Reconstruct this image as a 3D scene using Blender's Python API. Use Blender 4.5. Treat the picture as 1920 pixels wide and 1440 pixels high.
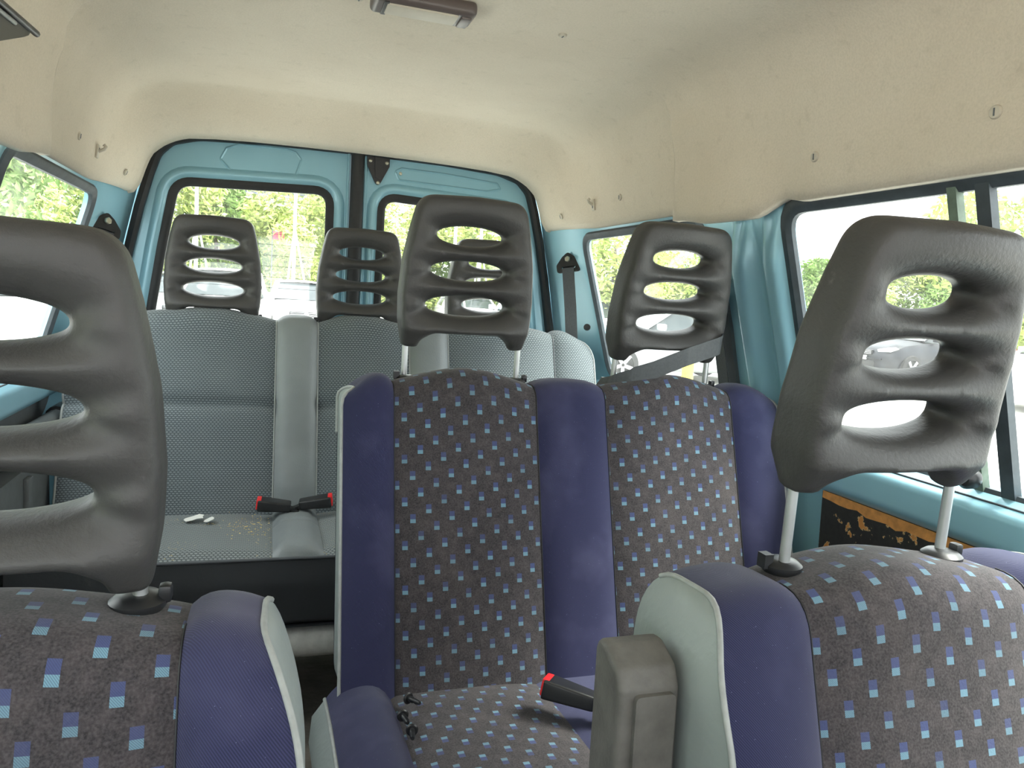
import bpy, bmesh, math, random
import numpy as np
from mathutils import Vector, Matrix

for o in list(bpy.data.objects): bpy.data.objects.remove(o, do_unlink=True)
SC = bpy.context.scene
COL = SC.collection
R = math.radians
rng = random.Random(7)

# ------------------------------------------------------------------ camera
CAM_POS = Vector((-0.27, 0.0, 1.14)); FPX = 1400.0
YAW, PITCH, ROLL = R(18.2), R(6.67), R(3.7)
fw = Vector((math.sin(YAW)*math.cos(PITCH), math.cos(YAW)*math.cos(PITCH), -math.sin(PITCH)))
r0 = Vector((math.cos(YAW), -math.sin(YAW), 0)); u0 = r0.cross(fw)
rt = math.cos(ROLL)*r0 + math.sin(ROLL)*u0
up = -math.sin(ROLL)*r0 + math.cos(ROLL)*u0
cd = bpy.data.cameras.new('camera'); cam = bpy.data.objects.new('camera', cd); COL.objects.link(cam)
cam.matrix_world = Matrix(((rt.x, up.x, -fw.x, CAM_POS.x), (rt.y, up.y, -fw.y, CAM_POS.y), (rt.z, up.z, -fw.z, CAM_POS.z), (0, 0, 0, 1)))
cd.sensor_fit = 'HORIZONTAL'; cd.sensor_width = 36.0; cd.lens = 36.0*FPX/1920.0
cd.clip_start = 0.02; cd.clip_end = 300
SC.camera = cam

# ------------------------------------------------------------------ sky, sun, exposure
W = bpy.data.worlds.new('overcast_sky'); SC.world = W; W.use_nodes = True
wn = W.node_tree; wn.nodes.clear()
bg = wn.nodes.new('ShaderNodeBackground'); wo = wn.nodes.new('ShaderNodeOutputWorld')
bg.inputs['Color'].default_value = (0.97, 0.985, 1.0, 1); bg.inputs['Strength'].default_value = 1.0
wn.links.new(bg.outputs[0], wo.inputs[0])
sd = bpy.data.lights.new('sun', 'SUN'); sd.energy = 2.4; sd.angle = R(25); sd.color = (1.0, 0.96, 0.88)
sun = bpy.data.objects.new('sun', sd); COL.objects.link(sun)
sun.rotation_euler = Vector((-.52, .06, -.85)).to_track_quat('-Z', 'Y').to_euler(); sun.location = (0, 0, 20)
SC.view_settings.view_transform = 'Standard'; SC.view_settings.look = 'None'
SC.view_settings.gamma = 1.0; SC.view_settings.use_curve_mapping = False
SC.view_settings.exposure = 2.55

# ------------------------------------------------------------------ materials
def lin(c):
    return tuple((v/12.92 if v <= 0.04045 else ((v+0.055)/1.055)**2.4) for v in (x/255.0 for x in c)) + (1.0,)

class NT:
    def __init__(s, name):
        s.m = bpy.data.materials.new(name); s.m.use_nodes = True
        s.t = s.m.node_tree; s.t.nodes.clear()
        s.out = s.t.nodes.new('ShaderNodeOutputMaterial'); s.b = s.t.nodes.new('ShaderNodeBsdfPrincipled')
        s.t.links.new(s.b.outputs[0], s.out.inputs[0])
    def n(s, typ, **kw):
        nd = s.t.nodes.new(typ)
        for k, v in kw.items(): setattr(nd, k, v)
        return nd
    def link(s, a, b): s.t.links.new(a, b)
    def val(s, sock, v):
        if hasattr(v, 'is_output'): s.link(v, sock)
        else: sock.default_value = v
    def math(s, op, a, b=0.0, c=None):
        nd = s.n('ShaderNodeMath', operation=op); s.val(nd.inputs[0], a); s.val(nd.inputs[1], b)
        if c is not None: s.val(nd.inputs[2], c)
        return nd.outputs[0]
    def mix(s, f, a, b):
        nd = s.n('ShaderNodeMix', data_type='RGBA'); s.val(nd.inputs[0], f); s.val(nd.inputs[6], a); s.val(nd.inputs[7], b)
        return nd.outputs[2]
    def coord(s, kind='Object'):
        return s.n('ShaderNodeTexCoord').outputs[kind]
    def noise(s, scale, detail=3.0, rough=0.55, vec=None):
        nd = s.n('ShaderNodeTexNoise'); nd.inputs['Scale'].default_value = scale
        nd.inputs['Detail'].default_value = detail; nd.inputs['Roughness'].default_value = rough
        s.link(vec if vec is not None else s.coord(), nd.inputs['Vector']); return nd.outputs['Fac']
    def ramp(s, f, p0, p1):
        nd = s.n('ShaderNodeMapRange'); nd.inputs[1].default_value = p0; nd.inputs[2].default_value = p1
        s.link(f, nd.inputs[0]); return nd.outputs[0]
    def bump(s, h, strength, dist):
        nd = s.n('ShaderNodeBump'); nd.inputs['Strength'].default_value = strength; nd.inputs['Distance'].default_value = dist
        s.link(h, nd.inputs['Height']); s.link(nd.outputs[0], s.b.inputs['Normal'])
    def base(s, c, rough=0.5, metal=0.0, spec=0.5):
        s.val(s.b.inputs['Base Color'], c); s.val(s.b.inputs['Roughness'], rough)
        s.b.inputs['Metallic'].default_value = metal; s.b.inputs['Specular IOR Level'].default_value = spec

def plain(name, c, rough=0.5, metal=0.0, var=0.12, nscale=30, bump=0.0, bdist=0.001, spec=0.5, bscale=None):
    k = NT(name); f = k.noise(nscale)
    a = tuple(v*(1-var) for v in c[:3])+(1,); b = tuple(min(1, v*(1+var)) for v in c[:3])+(1,)
    k.base(k.mix(k.ramp(f, .3, .7), a, b), rough, metal, spec)
    if bump: k.bump(k.noise(bscale or nscale*4), bump, bdist)
    return k.m

def sheen(m, w, r=0.4):
    b = m.node_tree.nodes['Principled BSDF'] if 'Principled BSDF' in m.node_tree.nodes else None
    if b: b.inputs['Sheen Weight'].default_value = w; b.inputs['Sheen Roughness'].default_value = r

MAT = {}
def mat_liner():
    k = NT('headliner_felt'); v = k.coord()
    big = k.noise(2.2, 4); fine = k.noise(260, 2); mid = k.noise(28, 5, .65)
    c1 = k.mix(k.ramp(big, .35, .68), lin((212, 200, 181)), lin((222, 211, 193)))
    c2 = k.mix(k.math('MULTIPLY', k.ramp(mid, .58, .78), .35), c1, lin((176, 166, 146)))
    c3 = k.mix(k.math('MULTIPLY', k.ramp(fine, .35, .7), .22), c2, lin((176, 168, 150)))
    k.base(c3, .95, 0, .1); k.bump(fine, .5, .0012); k.b.inputs['Sheen Weight'].default_value = .2
    return k.m
MAT['liner'] = mat_liner()

def mat_pattern():
    k = NT('patterned_seat_fabric'); sp = k.n('ShaderNodeSeparateXYZ'); k.link(k.coord('UV'), sp.inputs[0])
    u = k.math('DIVIDE', sp.outputs[0], .0146); col = k.math('FLOOR', u); fu = k.math('FRACT', u)
    vv = k.math('ADD', k.math('DIVIDE', sp.outputs[1], .080), k.math('MULTIPLY', col, .391))
    fv = k.math('FRACT', vv); row = k.math('FLOOR', vv)
    edge = k.math('MULTIPLY', k.math('GREATER_THAN', fu, .16), k.math('LESS_THAN', fu, .84))
    inm = k.math('MULTIPLY', edge, k.math('LESS_THAN', fv, .205))
    teal = k.math('LESS_THAN', fv, .088)
    # twill hatch in the marks
    hat = k.math('SINE', k.math('MULTIPLY', k.math('ADD', sp.outputs[0], sp.outputs[1]), 3300.0))
    wn_ = k.n('ShaderNodeTexWhiteNoise', noise_dimensions='2D'); cb = k.n('ShaderNodeCombineXYZ')
    k.link(col, cb.inputs[0]); k.link(row, cb.inputs[1]); k.link(cb.outputs[0], wn_.inputs['Vector'])
    fine = k.noise(420, 2); mott = k.noise(60, 3); wear = k.noise(7, 3)
    ground = k.mix(k.ramp(fine, .3, .75), lin((46, 44, 46)), lin((78, 74, 76)))
    ground = k.mix(k.math('MULTIPLY', k.ramp(mott, .4, .75), .3), ground, lin((98, 90, 92)))
    mark = k.mix(teal, lin((72, 81, 120)), lin((114, 151, 168)))
    mark = k.mix(k.math('MULTIPLY', k.ramp(hat, -.2, .6), .45), mark, lin((60, 66, 96)))
    mark = k.mix(k.math('MULTIPLY', wn_.outputs['Value'], .38), mark, ground)
    c = k.mix(inm, ground, mark)
    c = k.mix(k.math('MULTIPLY', k.ramp(wear, .55, .8), .22), c, lin((112, 104, 100)))
    k.base(c, .92, 0, .12); k.bump(fine, .35, .0008); k.b.inputs['Sheen Weight'].default_value = .12
    return k.m
MAT['pattern'] = mat_pattern()

def mat_navy():
    k = NT('navy_twill'); sp = k.n('ShaderNodeSeparateXYZ'); k.link(k.coord('UV'), sp.inputs[0])
    hat = k.math('SINE', k.math('MULTIPLY', k.math('ADD', sp.outputs[0], k.math('MULTIPLY', sp.outputs[1], .8)), 2600.0))
    f = k.ramp(hat, -1, 1); wear = k.noise(9, 3)
    c = k.mix(f, lin((38, 40, 64)), lin((56, 58, 90)))
    c = k.mix(k.math('MULTIPLY', k.ramp(wear, .5, .8), .35), c, lin((92, 92, 122)))
    sp2 = k.noise(500, 1)
    c = k.mix(k.ramp(sp2, .77, .80), c, lin((120, 122, 150)))
    k.base(c, .9, 0, .12); k.bump(hat, .25, .0006); k.b.inputs['Sheen Weight'].default_value = .15
    return k.m
MAT['navy'] = mat_navy()

def mat_knit():
    k = NT('grey_dotted_knit'); sp = k.n('ShaderNodeSeparateXYZ'); k.link(k.coord('UV'), sp.inputs[0])
    u = k.math('DIVIDE', sp.outputs[0], .0100); row = k.math('DIVIDE', sp.outputs[1], .0060)
    ri = k.math('FLOOR', row); sh = k.math('MULTIPLY', k.math('MODULO', ri, 2.0), .5)
    fu = k.math('SUBTRACT', k.math('FRACT', k.math('ADD', u, sh)), .5); fv = k.math('SUBTRACT', k.math('FRACT', row), .5)
    d = k.math('SQRT', k.math('ADD', k.math('POWER', k.math('MULTIPLY', k.math('ABSOLUTE', fu), 2.2), 2.0), k.math('POWER', k.math('MULTIPLY', k.math('ABSOLUTE', fv), 2.6), 2.0)))
    m = k.ramp(d, .95, .7); big = k.noise(5, 3); fine = k.noise(300, 2)
    c = k.mix(m, lin((78, 86, 90)), lin((122, 131, 134)))
    c = k.mix(k.math('MULTIPLY', k.ramp(big, .45, .8), .3), c, lin((118, 126, 127)))
    k.base(c, .9, 0, .15); k.bump(m, .5, .0012); k.b.inputs['Sheen Weight'].default_value = .3
    return k.m
MAT['knit'] = mat_knit()

def mat_knit_seat():
    k = NT('grey_knit_with_crumbs'); sp = k.n('ShaderNodeSeparateXYZ'); k.link(k.coord('UV'), sp.inputs[0])
    u = k.math('DIVIDE', sp.outputs[0], .0100); row = k.math('DIVIDE', sp.outputs[1], .0060)
    ri = k.math('FLOOR', row); sh = k.math('MULTIPLY', k.math('MODULO', ri, 2.0), .5)
    fu = k.math('SUBTRACT', k.math('FRACT', k.math('ADD', u, sh)), .5); fv = k.math('SUBTRACT', k.math('FRACT', row), .5)
    d = k.math('SQRT', k.math('ADD', k.math('POWER', k.math('MULTIPLY', k.math('ABSOLUTE', fu), 2.2), 2.0), k.math('POWER', k.math('MULTIPLY', k.math('ABSOLUTE', fv), 2.6), 2.0)))
    m = k.ramp(d, .95, .7); cr = k.noise(160, 2); area = k.noise(9, 2)
    c = k.mix(m, lin((96, 102, 104)), lin((146, 152, 152)))
    c = k.mix(k.math('MULTIPLY', k.ramp(cr, .66, .70), k.ramp(area, .5, .6)), c, lin((206, 186, 128)))
    k.base(c, .9, 0, .15); k.bump(m, .5, .0012); return k.m
MAT['knit_seat'] = mat_knit_seat()

def vinyl(name, c, rough=.42, bs=140, bstr=.35, var=.12):
    k = NT(name); f = k.noise(6, 3); g = k.noise(bs, 4, .6)
    vo = k.n('ShaderNodeTexVoronoi'); vo.inputs['Scale'].default_value = bs*1.6; k.link(k.coord(), vo.inputs['Vector'])
    a = tuple(v*(1-var) for v in c[:3])+(1,); b = tuple(min(1, v*(1+var)) for v in c[:3])+(1,)
    k.base(k.mix(k.ramp(f, .3, .7), a, b), rough, 0, .45)
    k.bump(k.math('ADD', g, k.math('MULTIPLY', vo.outputs['Distance'], .6)), bstr, .001); return k.m
MAT['vinyl'] = vinyl('grey_vinyl', lin((124, 130, 132)), .45)
MAT['vinyl_side'] = vinyl('pale_grey_vinyl', lin((138, 146, 144)), .42, 60, .45)
MAT['vinyl_dark'] = vinyl('charcoal_vinyl', lin((54, 57, 60)), .5, 70, .35)
MAT['piping'] = plain('pale_piping', lin((150, 154, 152)), .4, nscale=60)
MAT['piping_dark'] = plain('dark_piping', lin((86, 90, 94)), .45)
def mat_headrest(name, c):
    k = NT(name); f = k.noise(5, 4); g = k.noise(180, 3, .6); sc = k.noise(30, 4, .7)
    cc = k.mix(k.ramp(f, .3, .7), tuple(v*.85 for v in c[:3])+(1,), tuple(v*1.18 for v in c[:3])+(1,))
    cc = k.mix(k.math('MULTIPLY', k.ramp(sc, .66, .8), .35), cc, lin((128, 124, 122)))
    k.base(cc, k.math('MULTIPLY_ADD', f, .12, .42), 0, .42); k.bump(g, .45, .0014); return k.m
MAT['headrest'] = mat_headrest('charcoal_skin_foam', lin((66, 65, 64)))
MAT['armrest'] = plain('worn_charcoal_armrest', lin((92, 90, 86)), .6, var=.2, nscale=40, bump=.5, bdist=.0012, bscale=230)
MAT['chrome'] = plain('brushed_steel', lin((190, 192, 192)), .42, .75, var=.06)
MAT['black'] = plain('black_plastic', lin((34, 35, 37)), .38, var=.15)
MAT['rubber'] = plain('black_rubber', lin((38, 39, 41)), .6, var=.15, nscale=50, bump=.2, bdist=.001)
MAT['gasket'] = plain('weathered_grey_gasket', lin((62, 70, 76)), .55, var=.2, nscale=30, bump=.25, bdist=.001)
MAT['paint'] = plain('turquoise_body_paint', lin((146, 192, 208)), .24, 0.10, var=.05, nscale=3)
MAT['plastic_grey'] = plain('grey_trim_plastic', lin((96, 100, 102)), .55, var=.15, nscale=20, bump=.2, bdist=.001)
MAT['floor'] = plain('dirty_rubber_floor', lin((62, 58, 54)), .75, var=.35, nscale=14, bump=.7, bdist=.004, bscale=45)
MAT['tube'] = plain('scuffed_pale_metal_tube', lin((206, 206, 200)), .5, var=.15, nscale=40, bump=.25, bdist=.001)
MAT['red'] = plain('red_buckle_button', lin((226, 44, 46)), .35, var=.05)
MAT['belt'] = plain('grey_belt_webbing', lin((74, 77, 80)), .6, var=.12, nscale=200, bump=.35, bdist=.0008, bscale=700)
MAT['cream'] = plain('cream_plastic', lin((196, 188, 172)), .5, var=.06)
MAT['paper'] = plain('white_paper_scrap', lin((225, 225, 220)), .8, var=.05)
MAT['dome_housing'] = plain('brown_grey_lamp_housing', lin((92, 82, 80)), .35, var=.08)
MAT['screen'] = plain('dark_teal_gloss_panel', lin((26, 34, 38)), .3, var=.3, nscale=6)
MAT['bolt'] = plain('zinc_bolt', lin((196, 194, 176)), .3, .8, var=.08)
def mat_glass(dust=.014):
    k = NT('dusty_window_glass'); t = k.t
    tr = k.n('ShaderNodeBsdfTransparent'); tr.inputs[0].default_value = (.95, .98, .97, 1)
    gl = k.n('ShaderNodeBsdfGlossy'); gl.inputs['Roughness'].default_value = .05
    du = k.n('ShaderNodeBsdfTranslucent'); du.inputs[0].default_value = (.9, .92, .92, 1)
    m1 = k.n('ShaderNodeMixShader'); m1.inputs[0].default_value = .05; k.link(tr.outputs[0], m1.inputs[1]); k.link(gl.outputs[0], m1.inputs[2])
    nz = k.noise(14, 5, .65); f = k.math('MULTIPLY', k.ramp(nz, .25, .8), dust*2)
    m2 = k.n('ShaderNodeMixShader'); k.link(f, m2.inputs[0]); k.link(m1.outputs[0], m2.inputs[1]); k.link(du.outputs[0], m2.inputs[2])
    k.link(m2.outputs[0], k.out.inputs[0]); return k.m
MAT['glass'] = mat_glass()
def mat_board():
    k = NT('peeling_black_board'); v = k.coord(); f = k.noise(19, 5, .6); g = k.noise(120, 2)
    peel = k.ramp(f, .615, .625); rim = k.ramp(f, .60, .615)
    c = k.mix(rim, k.mix(g, lin((44, 44, 44)), lin((62, 62, 62))), lin((232, 200, 150)))
    c = k.mix(peel, c, lin((206, 142, 78)))
    k.base(c, .7, 0, .3); k.bump(peel, .6, .002); return k.m
MAT['board'] = mat_board()
MAT['board_edge'] = plain('bare_orange_board', lin((214, 150, 84)), .8, var=.2, nscale=60)
MAT['asphalt'] = plain('pale_asphalt', lin((190, 188, 182)), .9, var=.08, nscale=2)
MAT['leaf'] = plain('yellow_green_leaves', lin((170, 184, 104)), .7, var=.35, nscale=1.5)
MAT['leaf_b'] = plain('mid_green_leaves', lin((138, 164, 98)), .7, var=.35, nscale=1.5)
MAT['bark'] = plain('grey_bark', lin((110, 98, 84)), .9, nscale=8)
MAT['car_white'] = plain('white_car_paint', lin((236, 236, 234)), .25, var=.02)
MAT['car_silver'] = plain('silver_car_paint', lin((172, 176, 178)), .28, .4, var=.04)
MAT['car_dark'] = plain('dark_grey_car_paint', lin((30, 33, 40)), .4, 0.0, var=.06)
MAT['car_blue'] = plain('blue_car_paint', lin((70, 110, 150)), .25, .2, var=.04)
MAT['car_glass'] = plain('dark_car_glass', lin((54, 62, 64)), .08, var=.15, nscale=2)
MAT['tyre'] = plain('tyre_rubber', lin((42, 42, 42)), .8)
MAT['alloy'] = plain('alloy_wheel', lin((190, 192, 194)), .3, .7)
MAT['lamp_glass'] = plain('headlamp_glass', lin((206, 212, 214)), .12, .2)
MAT['white_paint'] = plain('white_mast_paint', lin((230, 230, 228)), .4, var=.03)
MAT['yellow'] = plain('yellow_post_paint', lin((230, 208, 60)), .5, var=.05)
MAT['wall_grey'] = plain('grey_violet_cladding', lin((132, 134, 156)), .7, var=.08, nscale=1)
MAT['pink'] = plain('pink_banner_cloth', lin((214, 96, 120)), .7)
MAT['green_post'] = plain('mossy_green_frame', lin((104, 120, 106)), .6, var=.25, nscale=40)

# ------------------------------------------------------------------ mesh helpers
def setp(o, label=None, cat=None, group=None, kind=None):
    if label: o['label'] = label
    if cat: o['category'] = cat
    if group: o['group'] = group
    if kind: o['kind'] = kind
    return o
def add(name, me, mat, parent=None, smooth=True):
    o = bpy.data.objects.new(name, me); COL.objects.link(o)
    if mat is not None and len(me.materials) == 0: me.materials.append(MAT[mat])
    if smooth:
        for p in me.polygons: p.use_smooth = True
    if parent is not None: o.parent = parent
    return o
def empty(name, loc=(0, 0, 0), rz=0.0):
    o = bpy.data.objects.new(name, None); COL.objects.link(o); o.location = loc; o.rotation_euler = (0, 0, rz)
    o.empty_display_size = .05; return o
def pyd(name, v, f, mat, parent=None, smooth=True, uv=None):
    me = bpy.data.meshes.new(name); me.from_pydata([tuple(map(float, p)) for p in v], [], [tuple(map(int, q)) for q in f]); me.update()
    if uv is not None:
        l = me.uv_layers.new(name='UVMap')
        for lp in me.loops: l.data[lp.index].uv = uv[lp.vertex_index]
    return add(name, me, mat, parent, smooth)
def grid(name, P, mat, parent=None, closed_u=False, closed_v=False, uv=None, smooth=True, flip=False):
    P = np.asarray(P); n, m = P.shape[:2]; f = []
    for i in range(n if closed_u else n-1):
        for j in range(m if closed_v else m-1):
            a = (i*m+j, i*m+(j+1) % m, ((i+1) % n)*m+(j+1) % m, ((i+1) % n)*m+j)
            f.append(a[::-1] if flip else a)
    return pyd(name, P.reshape(-1, 3), f, mat, parent, smooth, None if uv is None else [tuple(q) for q in np.asarray(uv).reshape(-1, 2)])
def bm_obj(name, bm, mat, parent=None, smooth=False):
    me = bpy.data.meshes.new(name); bm.to_mesh(me); bm.free(); return add(name, me, mat, parent, smooth)
def auto(o, ang=40):
    me = o.data
    bm = bmesh.new(); bm.from_mesh(me)
    for e in bm.edges:
        if len(e.link_faces) == 2 and e.calc_face_angle(0) > R(ang): e.smooth = False
    for f in bm.faces: f.smooth = True
    bm.to_mesh(me); bm.free(); return o
def box(name, lo, hi, mat, parent=None, bev=.004, seg=2, mtx=None):
    bm = bmesh.new(); bmesh.ops.create_cube(bm, size=1)
    lo = Vector(lo); hi = Vector(hi); c = (lo+hi)/2; d = hi-lo
    for v in bm.verts: v.co = Vector((v.co.x*d.x, v.co.y*d.y, v.co.z*d.z))+c
    if bev: bmesh.ops.bevel(bm, geom=bm.edges[:], offset=min(bev, .45*min(d)), segments=seg, profile=.6, affect='EDGES')
    if mtx is not None: bmesh.ops.transform(bm, matrix=mtx, verts=bm.verts[:])
    return auto(bm_obj(name, bm, mat, parent))
def frame_along(pts, closed=False):
    pts = [Vector(p) for p in pts]; n = len(pts); T = []
    for i in range(n):
        a = pts[(i-1) % n] if (closed or i > 0) else pts[0]; b = pts[(i+1) % n] if (closed or i < n-1) else pts[-1]
        T.append((b-a).normalized())
    N = []; ref = Vector((0, 0, 1)) if abs(T[0].z) < .9 else Vector((1, 0, 0))
    nrm = (ref-T[0]*ref.dot(T[0])).normalized()
    for i in range(n):
        nrm = (nrm-T[i]*nrm.dot(T[i])).normalized(); N.append(nrm.copy())
    return pts, T, N
def tube(name, pts, r, mat, parent=None, seg=10, closed=False, caps=True):
    pts, T, N = frame_along(pts, closed); P = []
    for i, p in enumerate(pts):
        rr = r[i] if hasattr(r, '__len__') else r; B = T[i].cross(N[i])
        P.append([tuple(p+N[i]*math.cos(2*math.pi*k/seg)*rr+B*math.sin(2*math.pi*k/seg)*rr) for k in range(seg)])
    P = np.array(P); n = len(pts); f = []
    for i in range(n if closed else n-1):
        for j in range(seg): f.append((i*seg+j, i*seg+(j+1) % seg, ((i+1) % n)*seg+(j+1) % seg, ((i+1) % n)*seg+j))
    if caps and not closed: f.append(tuple(range(seg))[::-1]); f.append(tuple((n-1)*seg+j for j in range(seg)))
    return auto(pyd(name, P.reshape(-1, 3), f, mat, parent), 60)
def ribbon(name, pts, wdir, w, mat, parent=None, th=.0015):
    """webbing: strip of width w along wdir (one vector or one per point), with real thickness"""
    pts, T, N = frame_along(pts); v = []; f = []
    for i, p in enumerate(pts):
        wd = Vector(wdir[i] if isinstance(wdir[0], (tuple, list, Vector)) else wdir).normalized()
        nn = T[i].cross(wd).normalized()
        for s, q in ((-1, -1), (1, -1), (1, 1), (-1, 1)): v.append(p+wd*s*w/2+nn*q*th/2)
    for i in range(len(pts)-1):
        for j in range(4): f.append((i*4+j, i*4+(j+1) % 4, i*4+4+(j+1) % 4, i*4+4+j))
    f.append((3, 2, 1, 0)); e = (len(pts)-1)*4; f.append((e, e+1, e+2, e+3))
    return auto(pyd(name, v, f, mat, parent))
def lathe(name, prof, mat, parent=None, seg=24, mtx=None):
    P = []
    for r_, z_ in prof: P.append([(r_*math.cos(2*math.pi*k/seg), r_*math.sin(2*math.pi*k/seg), z_) for k in range(seg)])
    P = np.array(P)
    if mtx is not None: P = np.array([[tuple(mtx @ Vector(q)) for q in row] for row in P])
    n = len(prof); f = []
    for i in range(n-1):
        for j in range(seg): f.append((i*seg+j, i*seg+(j+1) % seg, (i+1)*seg+(j+1) % seg, (i+1)*seg+j))
    f.append(tuple(range(seg))[::-1]); f.append(tuple((n-1)*seg+j for j in range(seg)))
    return auto(pyd(name, P.reshape(-1, 3), f, mat, parent), 45)
def fillet(pts, rad, seg=6, closed=True):
    out = []; n = len(pts)
    for i in range(n):
        r_ = rad[i] if hasattr(rad, '__len__') else rad
        p = np.array(pts[i], float)
        if (not closed and i in (0, n-1)) or r_ <= 0: out.append(tuple(p)); continue
        a = np.array(pts[(i-1) % n], float)-p; b = np.array(pts[(i+1) % n], float)-p
        la, lb = np.linalg.norm(a), np.linalg.norm(b); a /= la; b /= lb
        ang = math.acos(max(-1, min(1, a@b)))
        if ang > 3.0: out.append(tuple(p)); continue
        d = min(r_/math.tan(ang/2), la*.49, lb*.49)
        p0 = p+a*d; p1 = p+b*d
        for k in range(seg+1):
            t = k/seg; out.append(tuple((1-t)**2*p0+2*t*(1-t)*p+t*t*p1))
    return out
def resample(pts, n, closed=False):
    P = np.array(pts, float)
    if closed: P = np.vstack([P, P[:1]])
    d = np.r_[0, np.cumsum(np.linalg.norm(np.diff(P, axis=0), axis=1))]
    t = np.linspace(0, d[-1], n+1)[:-1] if closed else np.linspace(0, d[-1], n)
    return np.stack([np.interp(t, d, P[:, k]) for k in range(P.shape[1])], 1), t
def offset2(pts, a):
    """offset a closed ccw/cw 2d outline outward by a"""
    P = np.array(pts, float); n = len(P)
    area = .5*sum(P[i][0]*P[(i+1) % n][1]-P[(i+1) % n][0]*P[i][1] for i in range(n)); s = 1 if area > 0 else -1
    T = np.roll(P, -1, 0)-np.roll(P, 1, 0); T /= np.linalg.norm(T, axis=1)[:, None]
    return P+s*a*np.stack([T[:, 1], -T[:, 0]], 1)
def sweep_ring(name, outline, prof, to3, mat, parent=None, closed_prof=True, ang=40):
    """outline: closed 2d; prof: [(outward offset, depth)], to3(a,b,depth)->xyz"""
    rings = [offset2(outline, a) for a, b in prof]
    P = [[to3(p[0], p[1], b) for p in rg] for rg, (a, b) in zip(rings, prof)]
    return auto(grid(name, P, mat, parent, closed_u=closed_prof, closed_v=True), ang)
def plate(name, outer, holes, to3, depth0, depth1, mat, parent=None):
    """flat panel with holes; face at depth0, edges going to depth1, back at depth1"""
    bm = bmesh.new(); es = []; loops = []
    for lp in [outer]+holes:
        vs = [bm.verts.new((p[0], p[1], 0)) for p in lp]; loops.append(vs)
        for i in range(len(vs)): es.append(bm.edges.new((vs[i], vs[(i+1) % len(vs)])))
    bmesh.ops.triangle_fill(bm, use_beauty=True, edges=es)
    v = [tuple(p.co) for p in bm.verts]; bm.verts.index_update()
    tr = [tuple(q.index for q in f.verts) for f in bm.faces]; li = [[q.index for q in l] for l in loops]; bm.free()
    n = len(v); V = [to3(p[0], p[1], depth0) for p in v]+[to3(p[0], p[1], depth1) for p in v]
    F = list(tr)+[tuple(i+n for i in t[::-1]) for t in tr]
    for l in li:
        for i in range(len(l)): F.append((l[i], l[(i+1) % len(l)], l[(i+1) % len(l)]+n, l[i]+n))
    o = pyd(name, V, F, mat, parent, True)
    bm = bmesh.new(); bm.from_mesh(o.data); bmesh.ops.recalc_face_normals(bm, faces=bm.faces[:]); bm.to_mesh(o.data); bm.free()
    return auto(o, 35)
def disc(pts2, to3, name, mat, parent=None, d0=0.0, d1=.003):
    return plate(name, pts2, [], to3, d0, d1, mat, parent)
def copy_tree(o, parent=None):
    c = o.copy(); COL.objects.link(c); c.parent = parent
    for ch in o.children: copy_tree(ch, c)
    return c
def sstep(a, b, x):
    t = np.clip((x-a)/(b-a), 0, 1); return t*t*(3-2*t)

def surface_nets(fn, lo, hi, h):
    lo = np.array(lo); hi = np.array(hi); n = np.ceil((hi-lo)/h).astype(int)+1
    ax = [lo[k]+h*np.arange(n[k]) for k in range(3)]
    X, Y, Z = np.meshgrid(*ax, indexing='ij'); F = fn(X, Y, Z)
    S = F < 0; c = n-1
    acc = np.zeros(tuple(c)+(3,)); cnt = np.zeros(tuple(c))
    cor = [(i, j, k) for i in (0, 1) for j in (0, 1) for k in (0, 1)]
    sl = lambda o: tuple(slice(o[d], o[d]+c[d]) for d in range(3))
    for a in cor:
        for d in range(3):
            if a[d] == 0:
                b = list(a); b[d] = 1; Fa, Fb = F[sl(a)], F[sl(b)]
                m = (Fa < 0) != (Fb < 0)
                t = np.where(m, Fa/np.where(m, Fa-Fb, 1), 0)
                for e in range(3): acc[..., e] += np.where(m, a[e]+(t if e == d else 0), 0)
                cnt += m
    act = cnt > 0; idx = -np.ones(tuple(c), int); idx[act] = np.arange(act.sum())
    I = np.argwhere(act); V = lo+h*(I+acc[act]/cnt[act][:, None])
    Q = []
    for d in range(3):
        e, g = [(1, 2), (2, 0), (0, 1)][d]
        A = np.take(S, range(c[d]), axis=d); B = np.take(S, range(1, c[d]+1), axis=d)
        for p in np.argwhere(A != B):
            if p[e] == 0 or p[g] == 0 or p[e] >= c[e] or p[g] >= c[g]: continue
            q = []
            for de, dg in ((-1, -1), (0, -1), (0, 0), (-1, 0)):
                w = p.copy(); w[e] += de; w[g] += dg; q.append(idx[tuple(w)])
            if min(q) < 0: continue
            Q.append(q if A[tuple(p)] else q[::-1])
    return V, Q
def poly_sdf(px, pz, poly):
    P = np.array(poly); d = np.full(px.shape, 1e9); ins = np.zeros(px.shape, bool); n = len(P)
    for i in range(n):
        a, b = P[i], P[(i+1) % n]; e = b-a; wx, wz = px-a[0], pz-a[1]
        t = np.clip((wx*e[0]+wz*e[1])/(e@e), 0, 1); d = np.minimum(d, (wx-e[0]*t)**2+(wz-e[1]*t)**2)
        cr = ((a[1] <= pz) & (b[1] > pz)) | ((b[1] <= pz) & (a[1] > pz))
        with np.errstate(divide='ignore', invalid='ignore'):
            xi = a[0]+(pz-a[1])/(b[1]-a[1] if b[1] != a[1] else 1e-9)*e[0]
        ins ^= cr & (px < xi)
    return np.where(ins, -np.sqrt(d), np.sqrt(d))

#STRUCTURE
def Xg(z): return .75+.30*(1.35-z)
def side3(s):
    return lambda y, z, d: (s*(Xg(z)+d), y, z)
Y_FRONT, Y_REAR = -.75, 2.42

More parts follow.
